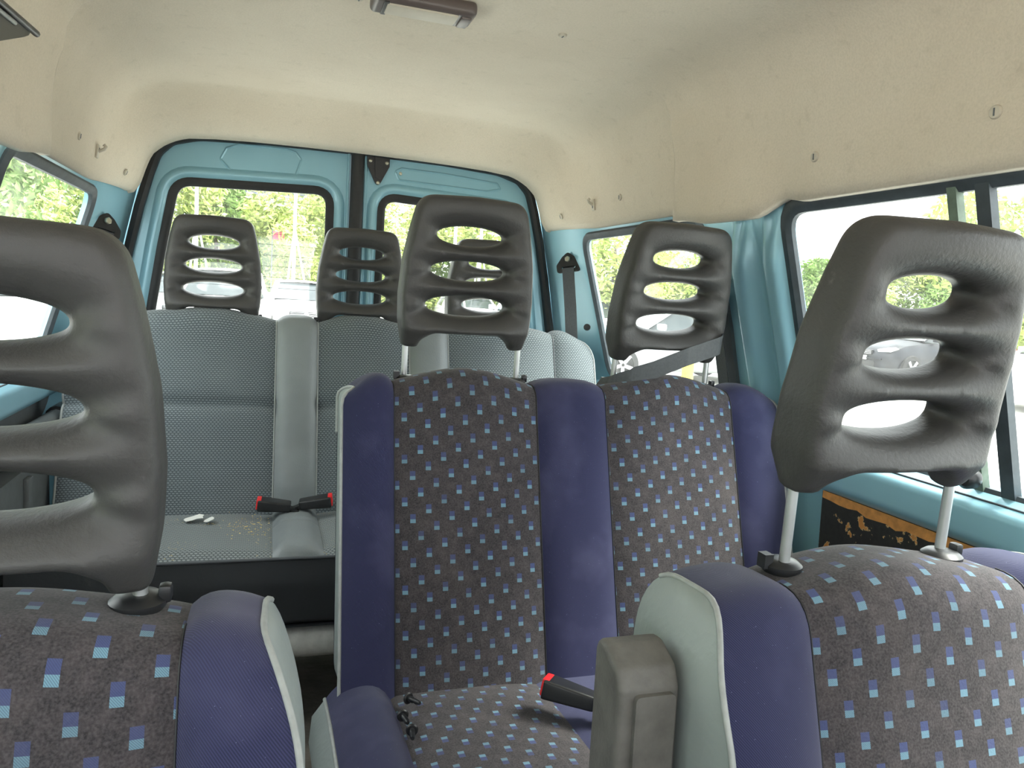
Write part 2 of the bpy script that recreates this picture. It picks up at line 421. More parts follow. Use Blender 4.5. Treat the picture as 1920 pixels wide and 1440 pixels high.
# floor
fl = box('floor', (-.93, Y_FRONT, -.04), (.93, 2.70, 0), 'floor', bev=0)
setp(fl, 'dark dirty rubber floor of the van between the seats', 'floor', kind='structure')
fwall = box('wall_front', (-.93, Y_FRONT-.05, 0), (.93, Y_FRONT, .98), 'plastic_grey', bev=.02)  # unseen bulkhead, its top raised to let in less light from the front
head = box('added_header', (-.76, Y_FRONT-.06, 1.46), (.76, Y_FRONT+.01, 1.72), 'liner', bev=.02)  # unseen header, added to narrow the front opening and cut its light
setp(head, 'unseen felt covered header added behind the camera to cut the front light', 'trim', kind='structure')
setp(fwall, 'grey plastic bulkhead at the front of the cabin', 'wall', kind='structure')

# side walls with their window openings
WIN_SPANS = {'rear': (1.665, 2.40, .885, 1.352), 'mid': (.30, 1.335, .865, 1.352), 'front': (-.68, .12, .865, 1.345)}
def win_outline(key):
    y0, y1, z0, z1 = WIN_SPANS[key]; r_ = .05
    return fillet([(y0, z0), (y1, z0), (y1, z1), (y0, z1)], r_, 6)
wi = 1
for s, side in ((1, 'right'), (-1, 'left')):
    t3 = side3(s)
    wall = plate('wall_'+side, [(Y_FRONT, .852), (Y_REAR, .852), (Y_REAR, 1.405), (Y_FRONT, 1.405)],
                 [offset2(win_outline(k), .012) for k in WIN_SPANS], t3, 0.0, .02, 'paint')
    setp(wall, 'turquoise painted body side with windows, on the %s of the picture' % side, 'wall', kind='structure')
    # sill and lower panel
    sp = fillet([(.915, .875), (.888, .866), (.850, .842), (.848, .79), (.866, .772), (.885, .77)], .02, 5, closed=False)
    ys = np.linspace(Y_FRONT, 2.66, 30)
    grid('window_sill', [[(s*x, y, z) for (x, z) in sp] for y in ys], 'paint', wall)
    tube('sill_seam', [(s*.868, y, .8535) for y in np.linspace(Y_FRONT, 2.40, 12)], .0022, 'gasket', wall, seg=6)
    lowp = [(.885, .772), (.892, .60), (.89, .30), (.885, 0)]
    grid('lower_panel', [[(s*x, y, z) for (x, z) in lowp] for y in np.linspace(Y_FRONT, 2.66, 8)], 'paint' if s > 0 else 'plastic_grey', wall)
    # ribbed pillar between the two windows
    yy = np.linspace(1.337, 1.662, 60); zz = np.linspace(.80, 1.385, 14)
    def rib(y):
        b = .030*np.exp(-((y-1.388)/.032)**4)+.042*np.exp(-((y-1.492)/.034)**4)+.008*np.exp(-((y-1.60)/.05)**4)
        return -(b+.004)*min(1, (y-1.335)/.02)*min(1, (1.664-y)/.02)
    pil = grid('pillar', [[t3(y, z, rib(y)*float(1-sstep(1.24, 1.37, z)*.75)) for z in zz] for y in yy], 'paint', wall)
    # rear corner pillar, turning in towards the doors
    def xd(z): return float(np.interp(z, [0, .85, 1.02, 1.207, 1.39, 1.50], [.77, .765, .742, .708, .667, .640]))
    P = []
    for q in np.linspace(0, 1, 14):
        y = 2.405+q*.245
        P.append([(s*((Xg(max(z, .5)) if z > .77 else .885)*(1-q**1.6)+(xd(z)+.012)*q**1.6), y, z) for z in np.linspace(.02, 1.46, 22)])
    grid('corner_pillar', P, 'paint', wall)
    # windows
    for k in ('rear', 'mid', 'front'):
        wo_ = win_outline(k); root = empty('window_%d' % wi, t3((WIN_SPANS[k][0]+WIN_SPANS[k][1])/2, WIN_SPANS[k][2], 0)); wi += 1
        nm = {'rear': 'side window beside the rear grey bench', 'mid': 'side window beside the patterned bench', 'front': 'cab door window beside the front seat'}[k]
        setp(root, '%s glass %s in dark rubber seal, on the %s' % ('dusty' if k != 'front' else 'clear', nm, side), 'window', kind='structure')
        off = Vector(root.location)
        def tl(a, b, d, t3=t3, off=off): return tuple(Vector(t3(a, b, d))-off)
        wd = .030 if k == 'mid' else .018
        sweep_ring('seal', wo_, [(-.006, .004), (-.006, -.006), (.004, -.014), (wd*.6, -.013), (wd, -.006), (wd, .004)], tl, 'gasket', root)
        disc(offset2(wo_, .004), tl, 'pane', 'glass', root, .006, .010)
        if k == 'mid':
            z0, z1 = .862, 1.355
            for (ya, yb, mt, nm2) in ((.868, .892, 'gasket', 'sliding_post'), (.925, .942, 'green_post', 'pane_edge')):
                V = [tl(y, z, d) for z in (z0, z1) for (y, d) in ((ya, -.012), (yb, -.012), (yb, .004), (ya, .004))]
                pyd(nm2, V, [(0, 1, 2, 3), (7, 6, 5, 4), (0, 4, 5, 1), (1, 5, 6, 2), (2, 6, 7, 3), (3, 7, 4, 0)], mt, root, False)
            if s > 0:
                c = tl(.935, .885, -.018)
                lathe('window_latch', [(.016, 0), (.018, .004), (.018, .02), (.012, .026)], 'black', root, 20,
                      Matrix.Translation(c) @ Matrix.Rotation(-math.pi/2, 4, 'Y'))
    if s > 0: wall_right = wall
    else: wall_left = wall
# worn board under the right sill
bd = plate('side_board', [(-.2, .30), (1.262, .30), (1.285, .768), (-.2, .770)], [], lambda y, z, d: (.872+d, y, z), 0, .008, 'board', wall_right)
bd['label'] = 'black board with peeling coating showing orange'
ed = []
er = random.Random(3)
top = [(y, .770) for y in np.linspace(-.2, 1.282, 60)]; bot = [(y, .757-er.random()*.010-(.006 if er.random() > .8 else 0)) for y, _ in top[::-1]]
plate('board_edge', top+bot, [], lambda y, z, d: (.8705+d, y, z), 0, .0014, 'board_edge', wall_right)['label'] = 'bare orange edge of the board'
# left: pipe handrail and grey panel by the rear bench
tube('side_pipe', [(-.845, y, .735-.02*math.sin((y-1.3)*1.2)) for y in np.linspace(.9, 2.50, 24)], .022, 'plastic_grey', wall_left, 12)
tube('pipe_socket', [(-.845, 2.40, .718), (-.845, 2.50, .718)], .028, 'black', wall_left, 12)
box('lower_trim', (-.885, 1.25, .03), (-.835, 2.3, .64), 'plastic_grey', wall_left, bev=.012)
box('lower_trim_rib', (-.838, 2.06, .03), (-.822, 2.10, .62), 'plastic_grey', wall_left, bev=.005)

# rear wall and doors
DOOR_R = [(.020, .10), (.020, 1.600), (.30, 1.596), (.50, 1.585), (.580, 1.562), (.622, 1.520), (.645, 1.45), (.672, 1.35), (.703, 1.207), (.738, 1.02), (.762, .85), (.765, .10)]
DOOR_R = fillet(DOOR_R, [0, .004, .3, .2, .06, .08, .2, .3, .3, .3, .2, .02], 4)
WIN_R = fillet([(.094, .90), (.094, 1.447), (.562, 1.430), (.600, 1.215), (.632, 1.0), (.634, .90)], [.03, .045, .055, 0, 0, .03], 7)
mirror = lambda pts: [(-a, b) for a, b in pts][::-1]
open_out = [(a, b) for a, b in mirror(DOOR_R) if a < -.021]+[(a, b) for a, b in DOOR_R if a > .021]
# one outline for the whole opening: up the left side, over the top, down the right side
half = [(a, b) for a, b in DOOR_R if a > .021 or b > 1.55]
half = [p for p in half if p[1] < 1.599 or p[0] > .05]
opening = [(-a, b) for a, b in half[::-1]]+half
wb = plate('wall_back', offset2(opening, .034), [offset2(opening, .012)], lambda x, z, d: (x, 2.655+d, z), 0, .03, 'paint')
setp(wb, 'turquoise painted frame around the rear doors', 'wall', kind='structure')
sl = sweep_ring('door_seal', opening, [(-.016, .01), (-.016, -.020), (-.006, -.030), (.008, -.026), (.012, -.01), (.012, .01)], lambda x, z, d: (x, 2.655+d, z), 'rubber', wb)
def make_door(s, name, label):
    root = empty(name, (s*.38, 2.655, .1)); off = Vector(root.location)
    setp(root, label, 'door', kind='structure')
    t3 = lambda x, z, d: (s*x-off.x, 2.66+d-off.y, z-off.z)
    plate('door_panel', DOOR_R, [offset2(WIN_R, .010)], t3, 0, .035, 'paint', root)
    # pressed rim round the window, rubber seal, pane
    sweep_ring('window_rim', WIN_R, [(.058, .002), (.052, -.006), (.044, -.013), (.036, -.015), (.028, -.012), (.018, -.003), (.012, .004)], t3, 'paint', root, closed_prof=False, ang=60)
    sweep_ring('window_seal', WIN_R, [(-.006, .012), (-.006, .000), (.002, -.007), (.018, -.008), (.027, -.002), (.027, .012)], t3, 'rubber', root)
    disc(offset2(WIN_R, .004), t3, 'pane', 'glass', root, .012, .016)
    # edge flange by the centre seam
    tube('edge_flange', [t3(.028, z, -.003) for z in (.12, .6, 1.1, 1.592)], .006, 'paint', root, 8)
    # pressed panel above the window
    pz = [(.18, 1.548), (.20, 1.572), (.23, 1.580), (.38, 1.577), (.42, 1.560), (.44, 1.520), (.40, 1.478), (.20, 1.480)] if s < 0 else [(.125, 1.545), (.15, 1.56), (.30, 1.558), (.50, 1.545), (.52, 1.52), (.46, 1.505), (.14, 1.512)]
    pz = fillet(pz, .012, 4)
    sweep_ring('pressed_recess', pz, [(.0, -.001), (-.004, -.004), (-.008, -.001)], t3, 'paint', root, closed_prof=False, ang=70)
    # defroster wires
    v = []; f = []
    for k in range(13):
        z = 1.405-k*.036; x1 = float(np.interp(z, [.9, 1.0, 1.215, 1.43], [.63, .628, .597, .56])); b = len(v)
        for (x, zz_) in ((.10, z-.0005), (x1, z-.0005), (x1, z+.0005), (.10, z+.0005)): v += [t3(x, zz_, .0112), t3(x, zz_, .0118)]
        f += [(b, b+2, b+4, b+6), (b+1, b+7, b+5, b+3), (b, b+1, b+3, b+2), (b+4, b+5, b+7, b+6)]
    pyd('defroster_wires', v, f, 'plastic_grey', root, False)
    return root, t3
door1, dt1 = make_door(-1, 'door_1', 'turquoise rear door with window, behind the leftmost small headrest')
door2, dt2 = make_door(1, 'door_2', 'turquoise rear door carrying the black triangular hinge plate')
tube('centre_seal', [(x, 2.645, z) for x, z in ((0, .1), (0, .8), (0, 1.592))], .0225, 'rubber', wb, 10)
hp = fillet([(.032, 1.592), (.108, 1.592), (.108, 1.555), (.070, 1.478), (.032, 1.555)], [.002, .002, .012, .014, .012], 5)
plate('hinge_plate', hp, [], lambda x, z, d: dt2(x, z, d), -.012, -.002, 'black', door2)['label'] = 'black triangular hinge plate with three bolts'
plate('hinge_rib', fillet([(.056, 1.590), (.084, 1.590), (.082, 1.512), (.060, 1.512)], .003, 3), [], lambda x, z, d: dt2(x, z, d), -.016, -.011, 'black', door2)
for bx_, bz_ in ((.042, 1.568), (.098, 1.566), (.070, 1.497)):
    lathe('bolt', [(.006, 0), (.0062, .003), (.004, .005)], 'bolt', door2, 14, Matrix.Translation(dt2(bx_, bz_, -.012)) @ Matrix.Rotation(math.pi/2, 4, 'X'))
lathe('screw', [(.006, 0), (.0055, .003), (.003, .004)], 'bolt', door2, 12, Matrix.Translation(dt2(.148, 1.538, 0)) @ Matrix.Rotation(math.pi/2, 4, 'X'))

# ceiling: felt headliner, one shaped shell
FRONT_P = [(.765, 1.392), (.738, 1.371), (.728, 1.378), (.722, 1.41), (.714, 1.47), (.700, 1.535), (.676, 1.595), (.635, 1.645), (.575, 1.672), (.48, 1.683), (.36, 1.688), (.18, 1.690), (0, 1.690)]
REAR_P = [(.735, 1.405), (.700, 1.382), (.680, 1.392), (.662, 1.425), (.648, 1.470), (.632, 1.510), (.602, 1.538), (.572, 1.556), (.534, 1.570), (.45, 1.578), (.34, 1.583), (.18, 1.586), (0, 1.587)]
def liner_section(y):
    w = float(sstep(2.22, 2.56, y))**1.25; wc = float(sstep(2.36, 2.585, y))
    fp = resample(fillet(FRONT_P, .02, 3, closed=False), 44)[0]; rp = resample(fillet(REAR_P, .02, 3, closed=False), 44)[0]
    k_ = sstep(1.50, 1.64, fp[:, 1]); w2 = (w*(1-k_)+wc*k_)[:, None]; P = fp*(1-w2)+rp*w2
    # edge dips over the pillar and follows the windows
    dip = -.040*float(sstep(1.30, 1.40, y)*(1-.35*sstep(1.55, 1.68, y))*(1-sstep(1.695, 1.709, y)))-.016*float(1-sstep(1.25, 1.35, y))
    wz = np.clip((1.50-P[:, 1])/.12, 0, 1)
    P[:, 1] += dip*wz; P[:, 0] += dip*wz*.55
    # front section overlaps the rear one with a step at the crease
    ins = .026*float(1-sstep(1.700, 1.708, y))*float(sstep(1.35, 1.70, y)) + .006*float(1-sstep(1.700, 1.708, y))
    side = np.clip((1.66-P[:, 1])/.10, 0, 1)*(P[:, 0] > .5)
    P[:, 0] -= ins*side
    return P
ys = np.r_[np.linspace(Y_FRONT, 1.2, 24), np.linspace(1.23, 1.695, 24), np.array([1.700, 1.703, 1.706, 1.709]), np.linspace(1.73, 2.2, 14), np.linspace(2.22, 2.60, 36)]
G = []
for y in ys:
    P = liner_section(y)
    G.append([(x, y, z) for x, z in P]+[(-x, y, z) for x, z in P[::-1][1:]])
# return lip down to the doors
P = liner_section(2.60); G.append([(x*.995, 2.612, z-.006) for x, z in P]+[(-x*.995, 2.612, z-.006) for x, z in P[::-1][1:]])
G.append([(x*1.008, 2.636, z+.004) for x, z in P]+[(-x*1.008, 2.636, z+.004) for x, z in P[::-1][1:]])
ceil = grid('ceiling', G, 'liner', None, flip=True)
setp(ceil, 'beige felt headliner curving down to the windows and doors', 'ceiling', kind='structure')
def liner_point(s, y, z):
    """point and inward normal on the headliner side at height z"""
    P = liner_section(y)[4:]; zs = P[:, 1]; i = int(np.argmax(zs > z)); i = max(i, 1)
    a, b = P[i-1], P[i]; t = (z-a[1])/(b[1]-a[1]); p = a+(b-a)*t; d = b-a; n = np.array([-d[1], d[0]]); n /= np.linalg.norm(n)
    if n[0] > 0: n = -n
    return Vector((s*p[0], y, p[1])), Vector((s*n[0], 0, n[1]))
def orient(n, p):
    q = Vector((0, 0, 1)).rotation_difference(Vector(n)); return Matrix.Translation(p) @ q.to_matrix().to_4x4()
def clip_button(p, n, r_=.010, mat='cream'):
    o = lathe('trim_clip', [(r_, -.002), (r_, .001), (r_*.85, .0028), (r_*.3, .0032)], mat, ceil, 16, orient(n, p))
    box('clip_slot', (-r_*.55, -.0012, .0022), (r_*.55, .0012, .0042), 'plastic_grey', o, bev=.0004, seg=1, mtx=orient(n, p))
for (x, y) in ((-.123, 1.537), (.094, 1.530), (.296, 1.533), (-.33, 1.53)):
    z = float(np.interp(x if x > 0 else -x, [0, .36, .48], [1.690, 1.688, 1.683])); clip_button(Vector((x, y, z-.001)), (0, 0, -1), .009)
for (s, y, z) in ((1, 2.46, 1.425), (-1, 2.46, 1.425), (1, 2.08, 1.455), (-1, 2.08, 1.455), (1, 1.22, 1.440), (1, .845, 1.445), (-1, 1.22, 1.44)):
    p, n = liner_point(s, y, z); clip_button(p+n*.001, n, .010)
for s in (1, -1):
    p, n = liner_point(s, 2.27, 1.45); mt = orient(n, p)
    h = box('coat_hook', (-.018, -.011, -.002), (.018, .011, .005), 'cream', ceil, bev=.004, mtx=mt)
    tube('hook_prong', [mt @ Vector(q) for q in ((s*.012*0, 0, .004), (s*.008, 0, .016), (s*.016, 0, .020), (s*.020, 0, .014))], .0045, 'cream', h, 8)
    box('hook_slot', (-.010, -.002, .003), (.002, .002, .0062), 'plastic_grey', h, bev=.0005, seg=1, mtx=mt)

#OBJECTS
WORLD_ROOTS = set()
_add0 = add
def add(name, me, mat, parent=None, smooth=True):
    o = _add0(name, me, mat, parent, smooth)
    if parent is not None and parent.name in WORLD_ROOTS: o.matrix_parent_inverse = Matrix.Translation(-parent.location)
    return o
def wroot(name, loc, label, cat, group=None):
    """a thing whose parts are given in world coordinates"""
    o = empty(name, loc); WORLD_ROOTS.add(o.name); setp(o, label, cat, group); return o

# ------------------------------------------------------------------ headrests
HR_H = .297
hr_out = [(.098, 0), (.126, 0), (.1325, .05), (.1335, .10), (.130, .16), (.122, .225), (.112, .272), (.092, .297), (0, .302)]
hr_right = fillet([(0, .028), (.070, .028), (.092, .012), (.098, -.004), (.129, -.004), (.1360, .05), (.1385, .10), (.1340, .17), (.1215, .24), (.108, .299), (0, .303)],
                  [0, .03, .02, .006, .010,   .1, .1, .2, .2, .078, 0], 8, closed=False)
hr_poly = [p for p in hr_right]+[(-a, b) for a, b in hr_right[::-1][1:-1]]
hr_poly = [p for i, p in enumerate(hr_poly) if np.hypot(p[0]-hr_poly[i-1][0], p[1]-hr_poly[i-1][1]) > 1e-6]
def smax(a, b, k):
    h = np.clip(.5+.5*(a-b)/k, 0, 1); return b*(1-h)+a*h+k*h*(1-h)
def rounded(d2, yc, T, r_):
    qx = d2+r_; qy = np.abs(yc)-(T-r_)
    return np.sqrt(np.maximum(qx, 0)**2+np.maximum(qy, 0)**2)+np.minimum(np.maximum(qx, qy), 0)-r_
def headrest_field(X, Y, Z):
    x2, z2 = X[:, 0, :], Z[:, 0, :]
    d2 = poly_sdf(x2, z2, hr_poly)[:, None, :]
    T = .040+.006*np.clip(1-Z/.12, 0, 1)-.006*np.clip((Z-.2)/.1, 0, 1)
    T = np.where(Z < .035, T-.022*(1-np.clip(Z, 0, .035)/.035), T)
    yc = Y-(.9*X**2-.006)
    F = rounded(d2, yc, T, np.minimum(.024, T-.004))
    for (cz, a, b) in ((.2245, .071, .0195), (.1550, .080, .0200), (.0840, .086, .0210)):
        px, pz = x2/a, (z2-cz)/b; k0 = np.sqrt(px**2+pz**2)+1e-9; k1 = np.sqrt((px/a)**2+(pz/b)**2)+1e-9
        e = (k0*(k0-1)/k1)[:, None, :]
        F = smax(F, rounded(-e, yc-.015, T+.012, T+.006), .005)
    return F
hv, hq = surface_nets(headrest_field, (-.146, -.062, -.012), (.146, .084, .312), .0036)
HR_MESH = bpy.data.meshes.new('headrest'); HR_MESH.from_pydata([tuple(p) for p in hv], [], [tuple(int(i) for i in q) for q in hq]); HR_MESH.update()
bm = bmesh.new(); bm.from_mesh(HR_MESH); bmesh.ops.recalc_face_normals(bm, faces=bm.faces[:])
for _ in range(4): bmesh.ops.smooth_vert(bm, verts=bm.verts[:], factor=.5, use_axis_x=True, use_axis_y=True, use_axis_z=True)
bm.to_mesh(HR_MESH); bm.free()
for p_ in HR_MESH.polygons: p_.use_smooth = True
HR_MESH.materials.append(MAT['headrest'])
_pc = {}
def headrest(root, x, y, zfoot, tilt, post, rz=0.0, dx=0.120):
    o = bpy.data.objects.new('headrest', HR_MESH); COL.objects.link(o); o.parent = root
    o.matrix_parent_inverse = Matrix.Translation(-root.location)
    o.location = (x, y, zfoot); o.rotation_euler = (tilt, 0, rz)
    for s in (-1, 1):
        key = (s, round(post, 3))
        if key in _pc:
            q = bpy.data.objects.new('post', _pc[key]); COL.objects.link(q); q.parent = o
        else:
            q = tube('post', [(s*dx, .004, .04), (s*dx, .004, 0), (s*dx, .006, -post)], .0062, 'chrome', o, 12); _pc[key] = q.data
        q.rotation_euler = (-tilt, 0, 0)
    return o
def collar(root, x, y, z, tab=1):
    o = lathe('post_collar', [(.020, -.006), (.0235, -.001), (.0235, .003), (.018, .0075), (.009, .009)], 'black', root, 22, Matrix.Translation((x, y, z)))
    box('release_button', (x+tab*.016, y-.007, z), (x+tab*.027, y+.007, z+.016), 'black', o, bev=.004)
    return o

# ------------------------------------------------------------------ seats
def prep_path(pts, rad, n, sgn=1):
    P, s = resample(fillet(pts, rad, 8, closed=False), n)
    T = np.gradient(P, axis=0); T /= np.linalg.norm(T, axis=1)[:, None]
    N = np.stack([-T[:, 1], T[:, 0]], 1)*sgn
    return P, s, N
def bands(root, path, spec, ztop=None, rc=.05, rcb=.0, bump=None, crease=None, outer_drop=.014, zbot=None, endfade=0, prot=0.0, soft=None):
    """spec: list of (x0, x1, material, name, puff). Outer corners rounded. Returns edge curves."""
    P, s, N = path; n = len(P); edges = {}
    for bi, (x0, x1, mat, name, puff) in enumerate(spec):
        m = max(7, int((x1-x0)/.010)); first, last = bi == 0, bi == len(spec)-1
        G = np.zeros((n, m+1, 3)); UV = np.zeros((n, m+1, 2))
        for i in range(n):
            ins = 0.0
            if ztop is not None:
                h = ztop-P[i, 1]
                if soft is None and h < rc: ins = rc-math.sqrt(max(0, rc*rc-(rc-max(h, 0))**2))
                if soft is not None and h < soft[0]: ins = soft[1]*(1-max(h, 0)/soft[0])**2
                if zbot is not None and P[i, 1]-zbot < rcb:
                    hb = max(0, P[i, 1]-zbot); ins = max(ins, rcb-math.sqrt(max(0, rcb*rcb-(rcb-hb)**2)))
            a = x0+(ins if first else 0); b = x1-(ins if last else 0)
            for j in range(m+1):
                u = j/m; x = a+(b-a)*u
                w = 1-abs(2*u-1)**3.2
                pf = puff*w
                if first: pf = puff*(1-u**6)*(1-(1-u)**3)-outer_drop*(1-u)**3
                if last: pf = puff*(1-(1-u)**6)*(1-u**3)-outer_drop*u**3
                if first and last: pf = puff*w
                if prot and (first or last):
                    e_ = (1-u) if first else u
                    pf += prot*(e_**.75)*(1-.25*e_**4)*float(sstep(.0, .15, ztop-P[i, 1]+.02))*max(0.0, -N[i, 0])
                if endfade: pf *= min(1.0, (s[-1]-s[i])/endfade)**.5
                if crease is not None: pf += crease(s[i], x)
                y, z = P[i]+N[i]*pf
                if bump is not None: z += bump(x, P[i, 1])
                G[i, j] = (x, y, z); UV[i, j] = (x, s[i])
        grid(name, G, mat, root, uv=UV, flip=True)
        if first: edges['l'] = G[:, 0].copy()
        if last: edges['r'] = G[:, -1].copy()
    return edges
def side_cap(name, E, mat, root, bulge, k=8, taper=0.0):
    """closes the side of a wrapped pad between the front edge and the rear edge"""
    n = len(E); h = n//2; G = []
    for i in range(h):
        a, b = E[i], E[n-1-i]; row = []; g_ = min(1.0, float(np.linalg.norm(b-a))/.10)
        for q in np.linspace(0, 1, k):
            p = a+(b-a)*q; p = p.copy(); p[0] += g_*(bulge*math.sin(math.pi*q)+taper*math.sin(math.pi*q*.98)); row.append(p)
        G.append(row)
    return grid(name, G, mat, root)
def piping(name, E, i0, i1, mat, root, r=.0038):
    return tube(name, [tuple(p) for p in E[i0:i1]], r, mat, root, 8)

def post_bump(centres, amp, half=.115, zt=.95):
    def f(x, z):
        w = float(sstep(zt-.10, zt-.01, z)); v = 0
        for c in centres:
            t = (x-c)/half
            if abs(t) < 1: v += amp*(math.cos(t*math.pi)*.5+.5)
        return w*v
    return f

# ---- rear three-seat bench
b3 = wroot('rear_bench', (0, 2.1, 0), 'grey three-seat rear bench with dotted cloth and vinyl strips', 'bench seat')
bp = prep_path([(2.215, .455), (2.415, 1.022), (2.53, 1.012), (2.37, .45)], [0, .045, .045, 0], 84)
SP3 = [(-.815, -.66, 'knit', 'backrest_cover', .016), (-.66, -.25, 'knit', 'backrest_cover', .020), (-.25, -.126, 'vinyl', 'backrest_strip', .022), (-.126, .160, 'knit', 'backrest_cover', .020),
       (.160, .288, 'vinyl', 'backrest_strip', .022), (.288, .660, 'knit', 'backrest_cover', .020), (.660, .815, 'knit', 'backrest_cover', .016)]
def cr3(s, x):
    if -.25 < x < -.126 or .16 < x < .288: return -.012*math.exp(-((s-.02)/.05)**2)
    return -.014*math.exp(-((s-.335)/.010)**2)-.006*math.exp(-((s-.335)/.03)**2)
e3 = bands(b3, bp, SP3, ztop=1.022, rc=.09, bump=post_bump((-.435, .004, .425), .012, .13, 1.02), crease=cr3)
for k, sg in (('l', -1), ('r', 1)):
    side_cap('backrest_side', e3[k], 'vinyl', b3, sg*.006); piping('piping', e3[k], 2, 52, 'piping', b3, .0035)
for xx in (-.25, -.126, .160, .288, -.66, .66):
    tube('seam_welt', [(xx, p[0]+nn[0]*.001, p[1]+nn[1]*.001) for p, nn in list(zip(bp[0], bp[2]))[3:52]], .0022, 'piping_dark' if abs(xx) > .5 else 'piping', b3, 6)
cp = prep_path([(2.27, .462), (2.10, .470), (1.875, .474), (1.845, .462)], [0, .2, .02, 0], 40, -1)
SPC3 = [(-.815, -.25, 'knit_seat', 'cushion_cover', .012), (-.25, -.126, 'vinyl', 'cushion_strip', .026), (-.126, .160, 'knit_seat', 'cushion_cover', .012),
        (.160, .288, 'vinyl', 'cushion_strip', .026), (.288, .815, 'knit_seat', 'cushion_cover', .012)]
bands(b3, cp, SPC3, outer_drop=.004, endfade=.05, crease=lambda s, x: (-.006*math.exp(-((s-.20)/.006)**2) if (-.25 < x < -.126 or .16 < x < .288) else -.003*math.exp(-((s-.17)/.01)**2)))
tube('cushion_piping', [(x, 1.845, .466) for x in np.linspace(-.815, .815, 30)], .0045, 'piping_dark', b3, 8)
ap = prep_path([(1.845, .462), (1.838, .40), (1.848, .295), (1.88, .280)], [0, .1, .02, 0], 20, -1)
G = [[(x, p[0]-.004*math.sin(6*x), p[1]) for x in np.linspace(-.815, .815, 40)] for p in ap[0]]
grid('front_apron', G, 'vinyl_dark', b3)
for sg in (-1, 1):
    pyd('cushion_side', [(sg*.815, 2.27, .462), (sg*.815, 1.845, .462), (sg*.815, 1.85, .285), (sg*.815, 2.27, .285)], [(0, 1, 2, 3)], 'vinyl_dark', b3)
pyd('cushion_base', [(-.815, 1.85, .284), (.815, 1.85, .284), (.815, 2.36, .284), (-.815, 2.36, .284)], [(0, 3, 2, 1)], 'vinyl_dark', b3)
tube('base_tube', [(x, 1.915, .225) for x in np.linspace(-.74, .74, 8)], .048, 'tube', b3, 18)
tube('base_tube', [(x, 2.24, .225) for x in np.linspace(-.74, .74, 8)], .040, 'tube', b3, 14)
for lx in (-.66, .66):
    for ly in (1.915, 2.24): tube('leg', [(lx, ly, .23), (lx, ly, 0)], .026, 'tube', b3, 14)
for hx in (-.435, .004, .425):
    headrest(b3, hx, 2.452, 1.020, R(2), .045)
    for sg in (-1, 1): collar(b3, hx+sg*.115, 2.456, 1.019, sg)

# ---- patterned two-seat bench
b2 = wroot('middle_bench', (.35, 1.1, 0), 'two-seat bench in navy and square-patterned cloth, left headrest tall, right headrest wrapped by belt', 'bench seat')
bp = prep_path([(1.238, .372), (1.425, .962), (1.540, .952), (1.395, .36)], [0, .042, .045, 0], 90)
SP2 = [(-.137, -.040, 'navy', 'backrest_bolster', .020), (-.040, .250, 'pattern', 'backrest_panel', .018), (.250, .404, 'navy', 'backrest_centre', .016), (.404, .710, 'pattern', 'backrest_panel', .018), (.710, .845, 'navy', 'backrest_bolster', .020)]
e2 = bands(b2, bp, SP2, ztop=.964, rc=.045, rcb=.05, zbot=.365, bump=post_bump((.110, .573), .013, .12, .95))
for k, sg in (('l', -1), ('r', 1)):
    side_cap('backrest_side', e2[k], 'vinyl_side', b2, sg*.008, taper=-sg*.012); piping('piping', e2[k], 1, 56, 'piping', b2)
for xx in (-.040, .250, .404, .710):
    tube('seam_thread', [(xx, p[0]+nn[0]*.0012, p[1]+nn[1]*.0012) for p, nn in list(zip(bp[0], bp[2]))[3:50]], .0011, 'rubber', b2, 5)
cp = prep_path([(1.31, .405), (1.18, .428), (.80, .455), (.765, .40), (.775, .27)], [0, .15, .05, .05, 0], 60, -1)
SPC2 = [(-.158, -.050, 'navy', 'cushion_bolster', .034), (-.050, .225, 'pattern', 'cushion_panel', .010), (.225, .430, 'navy', 'cushion_centre', .008), (.430, .705, 'pattern', 'cushion_panel', .010), (.705, .850, 'navy', 'cushion_bolster', .034)]
ec = bands(b2, cp, SPC2, outer_drop=.012)
for k, sg in (('l', -1), ('r', 1)):
    E = ec[k]; G = [[tuple(p), (p[0]+sg*.022, p[1], p[2]-.03), (p[0]+sg*.026, p[1], max(.26, p[2]-.08)), (p[0]+sg*.010, p[1], .25)] for p in E[:48]]
    grid('cushion_side', G, 'vinyl_side', b2); piping('piping', E, 0, 56, 'piping', b2)
box('seat_pan', (-.14, .80, .215), (.84, 1.36, .262), 'vinyl_dark', b2, bev=.01)
for lx in (-.06, .76):
    for ly in (.86, 1.30): tube('leg', [(lx, ly, .23), (lx, ly, 0)], .022, 'tube', b2, 14)
h2l = headrest(b2, .112, 1.500, 1.030, R(4), .075)
h2r = headrest(b2, .573, 1.490, 1.020, R(9), .075, R(3))
for hx in (.112, .573):
    for sg in (-1, 1): collar(b2, hx+sg*.115, 1.498, .960, sg if hx > .3 or sg > 0 else -1)

